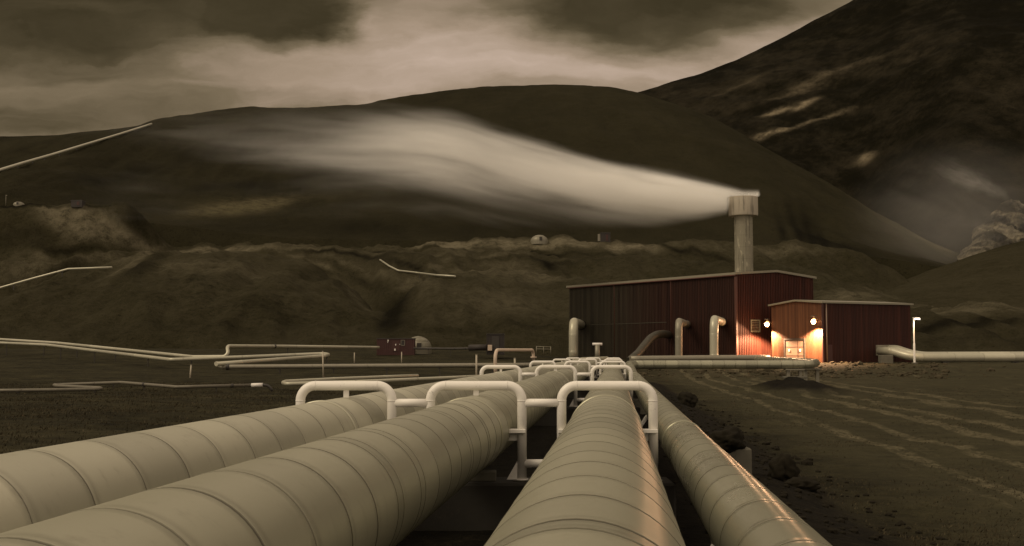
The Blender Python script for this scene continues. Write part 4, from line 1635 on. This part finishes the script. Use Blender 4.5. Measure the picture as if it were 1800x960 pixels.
root, w_, h_, d_ = shed('shed', 'long low dark red metal shed with small white fittings', 663, 727, 596, 617, 162, 3.0, M['red'])
fr_ = MB()
y_ = -d_ / 2 - .08
x_ = w_ * .205
for sx_ in (-.26, .26):
    fr_.box((x_ + sx_, y_, h_ * .68), (.06, .06, .75))
for sz_ in (-.37, .37):
    fr_.box((x_, y_, h_ * .68 + sz_), (.52, .06, .06))
wn_ = fr_.build('window', M['steel'], root)
MB().box((x_, y_ + .01, h_ * .68), (.46, .03, .68)).build('pane', M['black'], wn_)
MB().box((w_ * .02, y_, h_ * .42), (1.0, .05, h_ * .84)).build('door', M['red'], root)
for (fx, fz, s) in ((-.2, .86, .26), (.01, .52, .22), (.12, .55, .12), (-.01, .1, .3), (-.21, .72, .14)):
    MB().box((w_ * fx, y_ - .03, h_ * fz), (s * .6, .06, s), bevel=.02).build('fitting', M['white'], root)
root, w_, h_, d_ = shed('shed', 'tall square black metal shed standing alone on the flat', 856, 886, 588, 616, 158, 2.3, M['black'])
MB().box((0, -d_ / 2 - .06, 1.0), (1.0, .05, 2.0)).build('door', M['dark'], root)
MB().box((-w_ * .32, -d_ / 2 - .5, .35), (.6, .8, .8), bevel=.03).build('step', M['rust'], root)
simple_pipe('dark_pipe', 'dark stepped pipe running between the red shed and black shed', [at(727, 612.5, 162), at(800, 613, 160), at(857, 612, 158)], .14, M['dark'], None, seam=(3, 61), segs=12, legs=(.2, .5), collars=(.3, .55, .7, .8, .9))
o = bpy.data.objects['dark_pipe']
MB().tube([at(825, 611.5, 159), at(856, 610.5, 158)], .42, 16).build('sleeve', M['black'], o, o.location)


def dome(label, c, r, zs, m):
    root = empty('dome', c)
    tag(root, label, 'dome', 'pale wellhead domes')
    mb = MB()
    n, k = 20, 7
    cs, rad = [], []
    for i in range(k + 1):
        a = math.pi / 2 * i / k
        cs.append(Vector((0, 0, r * zs * math.sin(a))))
        rad.append(max(.02, r * math.cos(a)))
    e = (Vector((1, 0, 0)), Vector((0, 1, 0)))
    mb.rings([Vector((0, 0, -r * .4))] + cs, [e] * (k + 2), [r * 1.0] + rad, n, smooth=False)
    mb.build('shell', m, root)
    mb = MB()
    mb.box((r * .15, -r * .93, r * .2), (r * .32, r * .2, r * .42), bevel=.02)
    mb.build('hatch', M['dark'], root)
    mb = MB()
    for i in range(3, k + 1, 2):
        mb.rings([cs[i] + Vector((0, 0, -.02)), cs[i] + Vector((0, 0, .03))], [e, e], [rad[i] * 1.015 + .02] * 2, n)
    mb.build('seam_ring', M['steel'], root)
    return root


p = at(735, 613, 168)
dome('pale faceted dome right behind the red shed', p, 2.0, .92, M['dome'])
LAND = [hillside, hill, slope]
p = hit(948, 424, LAND)
dome('pale dome on the bench edge above the middle of the hillside', p, 2.9, .72, M['dome'])
p = hit(33, 360.5, LAND)
dome('pale dome on the bluff at the far left', p, 2.0, .6, M['dome'])


def hut(label, u, v, w_, h_, d_, n_legs=True):
    p = hit(u, v, LAND)
    root = empty('hut', p)
    tag(root, label, 'hut', 'dark huts on the hillside')
    MB().box((0, 0, h_ / 2 - .3), (w_, d_, h_ + .6)).build('wall', M['black'], root)
    MB().box((0, 0, h_ + .1), (w_ * 1.1, d_ * 1.1, .22)).build('roof', M['dark'], root)
    MB().box((w_ * .15, -d_ / 2 - .04, h_ * .42), (w_ * .22, .08, h_ * .8)).build('door', M['red'], root)
    return root


hut('small dark hut on the bench right of the pale dome', 1064, 424, 3.2, 2.6, 2.5)
h1 = bpy.data.objects['hut']
MB().box((-2.1, .2, 1.2), (.8, 1.2, 2.4)).build('tank', M['steel'], h1)
hut('small dark hut on the bluff at the left edge', 137, 361.5, 3.4, 1.35, 2.6)
p = hit(10, 361, LAND)
root = empty('lamp_post', p)
tag(root, 'thin unlit lamp post on the bluff beside the far left dome', 'lamp post')
MB().tube([Vector((0, 0, -.5)), Vector((0, 0, 3.6))], .07, 8).build('pole', M['steel'], root)
MB().box((.15, 0, 3.65), (.5, .25, .2), bevel=.04).build('lamp_head', M['steel'], root)

# rail fence near the black shed
a, b = at(943, 615, 150), at(968, 615.5, 150)
root = empty('rail_fence', a)
tag(root, 'tiny white pipe rail fence on the flat left of the dark wall', 'fence')
for zz_ in (.12, .42):
    MB().tube([Vector((0, 0, zz_)), (b - a) + Vector((0, 0, zz_))], .035, 8).build('rail', M['steel'], root)
for f_ in (0, .5, 1):
    q = (b - a) * f_
    MB().tube([q + Vector((0, 0, -.6)), q + Vector((0, 0, .48))], .04, 8).build('post', M['steel'], root)

# ------------------------------------------------------------------ pipes climbing the hills
def hill_pipe(label, uvs, r, m, lift, seam=8, Y=None):
    pts = []
    for u, v in uvs:
        p = hit(u, v, LAND) if Y is None else at(u, v, Y) - Vector((0, 0, lift))
        if p is None:
            continue
        pts.append(p + Vector((0, 0, lift)))
    root = empty('hill_pipe', pts[0])
    tag(root, label, 'pipe', 'pipes climbing the hills')
    MB().tube(pts, r, 12, r * 4, 4).build('pipe_run', m, root, pts[0])
    P, S = polyline(pts, r * 4, 4)
    n = max(3, int(S[-1] / 25))
    for i in range(1, n):
        c = sample(P, S, S[-1] * i / n)
        MB().box(c - Vector((0, 0, r + lift * .7)), (r * .8, r * .8, lift * 1.5 + r)).build('leg', M['dark'], root, pts[0])
    return root


hill_pipe('long pale pipe climbing the left hill crest up to the skyline', [(-70, 325), (-20, 312), (40, 293), (90, 278), (130, 265.5), (170, 253), (210, 240.5), (250, 227.5), (266, 222)], .66, M['clad_far'], 1.6)
hill_pipe('pale pipe bending across the slope at the left edge', [(-60, 527), (0, 506), (60, 489), (120, 473), (160, 471.5), (197, 470)], .26, M['clad_far'], .8, Y=283)
hill_pipe('thin pale pipe curving down the gully in the middle of the hillside', [(668, 461), (684, 472), (700, 480), (735, 484), (768, 489), (800, 491)], .22, M['clad_far'], .7)


# ------------------------------------------------------------------ steam
def vol_mat(name):
    m = bpy.data.materials.new(name)
    m.use_nodes = True
    gg = G(m.node_tree)
    pv = gg.n('ShaderNodeVolumePrincipled')
    o = gg.n('ShaderNodeOutputMaterial')
    gg.link(pv.outputs[0], o.inputs['Volume'])
    return m, gg, pv


def fcurve(g, x, pts):
    nd = g.n('ShaderNodeFloatCurve')
    cm = nd.mapping
    cm.use_clip = False
    c = cm.curves[0]
    while len(c.points) < len(pts):
        c.points.new(.5, .5)
    for p, (a, b) in zip(c.points, pts):
        p.location = (a, b)
        p.handle_type = 'AUTO'
    cm.update()
    g.put(nd.inputs['Value'], x)
    return nd.outputs[0]


# chimney plume, local frame: origin at the chimney mouth, drifting to -X
PX = CHY / F                              # metres per photo pixel at the chimney
LEN = 105.0
m, g, pv = vol_mat('steam_plume')
P = g.n('ShaderNodeTexCoord').outputs['Object']
x, y, z = g.sep(P)
t = g.m('DIVIDE', g.m('MULTIPLY', x, -1.0), LEN, clamp=True)


def pxt(u):
    return (1308 - u) * PX / LEN


# centre line and half thickness in units of 30 m
cz = fcurve(g, t, [(0, (349 - 352) * PX / 30 + .5), (pxt(1200), (349 - 343) * PX / 30 + .5), (pxt(1060), (349 - 322) * PX / 30 + .5), (pxt(900), (349 - 288) * PX / 30 + .5), (pxt(760), (349 - 255) * PX / 30 + .5),
                   (pxt(600), (349 - 246) * PX / 30 + .5), (pxt(400), (349 - 245) * PX / 30 + .5), (1, (349 - 240) * PX / 30 + .5)])
zc = g.m('MULTIPLY', g.m('SUBTRACT', cz, .5), 30.0)
hw = fcurve(g, t, [(0, 20 * PX / 30), (pxt(1270), 30 * PX / 30), (pxt(1200), 44 * PX / 30), (pxt(1060), 60 * PX / 30), (pxt(900), 80 * PX / 30), (pxt(700), 100 * PX / 30), (pxt(450), 100 * PX / 30), (1, 95 * PX / 30)])
hw = g.m('MULTIPLY', hw, 30.0)
zr = g.m('SUBTRACT', z, zc)
flow = g.xyz(g.m('MULTIPLY', x, .045), g.m('MULTIPLY', y, .22), g.m('MULTIPLY', zr, .30))
n1 = g.noise(flow, 1.0, 4, .55, .5)
n2 = g.noise(g.xyz(g.m('MULTIPLY', x, .022), g.m('MULTIPLY', y, .10), g.m('MULTIPLY', zr, .16)), 1.0, 3, .5, .9)
wob = g.m('MULTIPLY', g.m('SUBTRACT', n2, .5), g.m('MULTIPLY', t, 16.0))
n4 = g.noise(g.xyz(g.m('MULTIPLY', x, .085), g.m('MULTIPLY', y, .45), g.m('MULTIPLY', zr, .75)), 1.0, 4, .55, .4)
rag = g.m('MULTIPLY', g.m('SUBTRACT', g.m('ADD', n1, n4), 1.0), g.m('MULTIPLY_ADD', t, 1.1, .12))
zn = g.m('ADD', g.m('DIVIDE', g.m('ADD', zr, wob), hw), rag)
zn = g.m('MULTIPLY', zn, g.m('MULTIPLY_ADD', g.sstep(zn, -.2, .3), .14, 1.0))
yn = g.m('DIVIDE', y, g.m('MULTIPLY_ADD', hw, .9, .4))
r = g.m('SQRT', g.m('ADD', g.m('MULTIPLY', zn, zn), g.m('MULTIPLY', yn, yn)))
edge_lo = g.m('MULTIPLY_ADD', t, -1.1, .62)
core = g.sstep(r, .80, g.m('MAXIMUM', edge_lo, .0))
zv = g.m('ADD', zn, g.m('MULTIPLY', g.sstep(t, .0, .25), .28))
rv_ = g.m('SQRT', g.m('ADD', g.m('MULTIPLY', zv, zv), g.m('MULTIPLY', yn, yn)))
veil = g.sstep(rv_, 1.12, .15)
peak = fcurve(g, t, [(0, .9), (pxt(1240), .60), (pxt(1060), .36), (pxt(900), .24), (pxt(760), .17), (pxt(620), .085), (pxt(500), .055), (pxt(330), .045), (1, .0)])
wisp = g.m('MULTIPLY_ADD', g.sstep(g.m('MULTIPLY_ADD', n4, .5, g.m('MULTIPLY', n1, .5)), .35, .62), .88, .12)
wisp2 = g.sstep(n2, g.m('MULTIPLY_ADD', t, .56, .04), g.m('MULTIPLY_ADD', t, .36, .36))
mixd = g.m('MULTIPLY_ADD', core, g.m('MULTIPLY', wisp, 1.0), g.m('MULTIPLY', veil, g.m('MULTIPLY', g.sstep(n1, .28, .72), g.m('MULTIPLY_ADD', g.sstep(t, .30, .02), .5, .36))))
dens = g.m('MULTIPLY', g.m('MULTIPLY', mixd, peak), wisp2)
beside = g.m('MAXIMUM', g.sstep(g.m('MULTIPLY', x, -1.0), 2.15, 2.5), g.sstep(z, .0, .25))
g.put(pv.inputs['Density'], g.m('MULTIPLY', g.m('MULTIPLY', dens, beside), 2.0))
pv.inputs['Color'].default_value = (.998, .990, .970, 1)
pv.inputs['Anisotropy'].default_value = 0.0

bm = bmesh.new()
secs = []
for xx_ in np.linspace(2.3, -LEN, 22):
    tt_ = min(1, max(0, -xx_ / LEN))
    uu_ = 1308 - tt_ * LEN / PX
    cz_ = (349 - np.interp(uu_, [250, 400, 600, 760, 900, 1060, 1200, 1308], [240, 245, 246, 258, 288, 322, 343, 352])) * PX
    hw_ = np.interp(uu_, [250, 450, 700, 900, 1060, 1200, 1270, 1308], [95, 100, 100, 80, 62, 46, 30, 22]) * PX * 1.42 + tt_ * 5 + .3
    ring = []
    for k in range(20):
        a_ = 2 * math.pi * k / 20
        zz_ = cz_ + math.sin(a_) * hw_
        if tt_ < .045:
            pass
        ring.append(bm.verts.new((xx_, math.cos(a_) * hw_, zz_)))
    secs.append(ring)
for A_, B_ in zip(secs, secs[1:]):
    for k in range(20):
        bm.faces.new((A_[k], A_[(k + 1) % 20], B_[(k + 1) % 20], B_[k]))
bm.faces.new(secs[0][::-1])
bm.faces.new(secs[-1])
bmesh.ops.recalc_face_normals(bm, faces=bm.faces[:])
me = bpy.data.meshes.new('steam_plume')
bm.to_mesh(me)
bm.free()
pl_o = link_mesh('steam_plume', me, m)
pl_o.location = (cc.x, cc.y, zt)
pl_o.rotation_euler = (0, 0, math.radians(0))
tag(pl_o, 'long white steam plume blown left from the chimney mouth', 'steam', kind='stuff')

# mist in the valley at the right, rising from the fumaroles by the crag
m, g, pv = vol_mat('valley_steam')
P = g.n('ShaderNodeTexCoord').outputs['Object']
x, y, z = g.sep(P)                          # unit ellipsoid
r = g.m('SQRT', g.m('ADD', g.m('ADD', g.m('MULTIPLY', x, x), g.m('MULTIPLY', y, y)), g.m('MULTIPLY', z, z)))
n = g.noise(g.xyz(g.m('MULTIPLY', x, 1.2), y, g.m('MULTIPLY_ADD', z, 2.2, g.m('MULTIPLY', x, .9))), 1.5, 4, .55, .8)
d = g.m('MULTIPLY', g.sstep(r, .98, .1), g.m('MULTIPLY_ADD', g.sstep(n, .25, .75), .8, .2))
g.put(pv.inputs['Density'], g.m('MULTIPLY', d, .0052))
pv.inputs['Color'].default_value = (.98, .955, .90, 1)
mb = MB()
bm = bmesh.new()
bmesh.ops.create_icosphere(bm, subdivisions=3, radius=1.0)
bm.verts.index_update()
mb.add([v.co for v in bm.verts], [[v.index for v in f.verts] for f in bm.faces], True)
bm.free()
o = mb.build('valley_mist', m)
c = at(1690, 385, 500)
o.location = c
o.scale = (58, 55, 42)
tag(o, 'thin pale mist hanging in the valley before the pale crag', 'mist', kind='stuff')
m, g, pv = vol_mat('fumarole_steam')
P = g.n('ShaderNodeTexCoord').outputs['Object']
x, y, z = g.sep(P)
wdt = g.m('MULTIPLY_ADD', x, -.36, .60)                   # narrow at the vent, spreading downwind
n0 = g.noise(g.xyz(g.m('MULTIPLY', x, 1.6), y, 0.0), 1.2, 3, .5)
zs = g.m('DIVIDE', g.m('MULTIPLY_ADD', g.m('SUBTRACT', n0, .5), 1.3, z), wdt)
ys_ = g.m('DIVIDE', y, wdt)
r = g.m('SQRT', g.m('ADD', g.m('ADD', g.m('MULTIPLY', x, x), g.m('MULTIPLY', ys_, ys_)), g.m('MULTIPLY', zs, zs)))
n = g.noise(g.xyz(g.m('MULTIPLY', x, 1.1), y, g.m('MULTIPLY', z, 1.5)), 2.2, 5, .6, 1.2)
d = g.m('MULTIPLY', g.sstep(r, 1.0, .1), g.m('MULTIPLY_ADD', g.sstep(n, .30, .70), .85, .15))
g.put(pv.inputs['Density'], g.m('MULTIPLY', g.m('MULTIPLY', d, g.m('MULTIPLY_ADD', x, .5, .62)), .085))
pv.inputs['Color'].default_value = (.98, .955, .90, 1)
me = o.data.copy()
me.materials.clear()
o2 = link_mesh('fumarole_steam', me, m)
o2.location = at(1705, 316, 528)
o2.scale = (28, 10, 11)
o2.rotation_euler = (0, math.radians(24), 0)
tag(o2, 'puff of pale steam blowing left off the top of the crag', 'steam', kind='stuff')
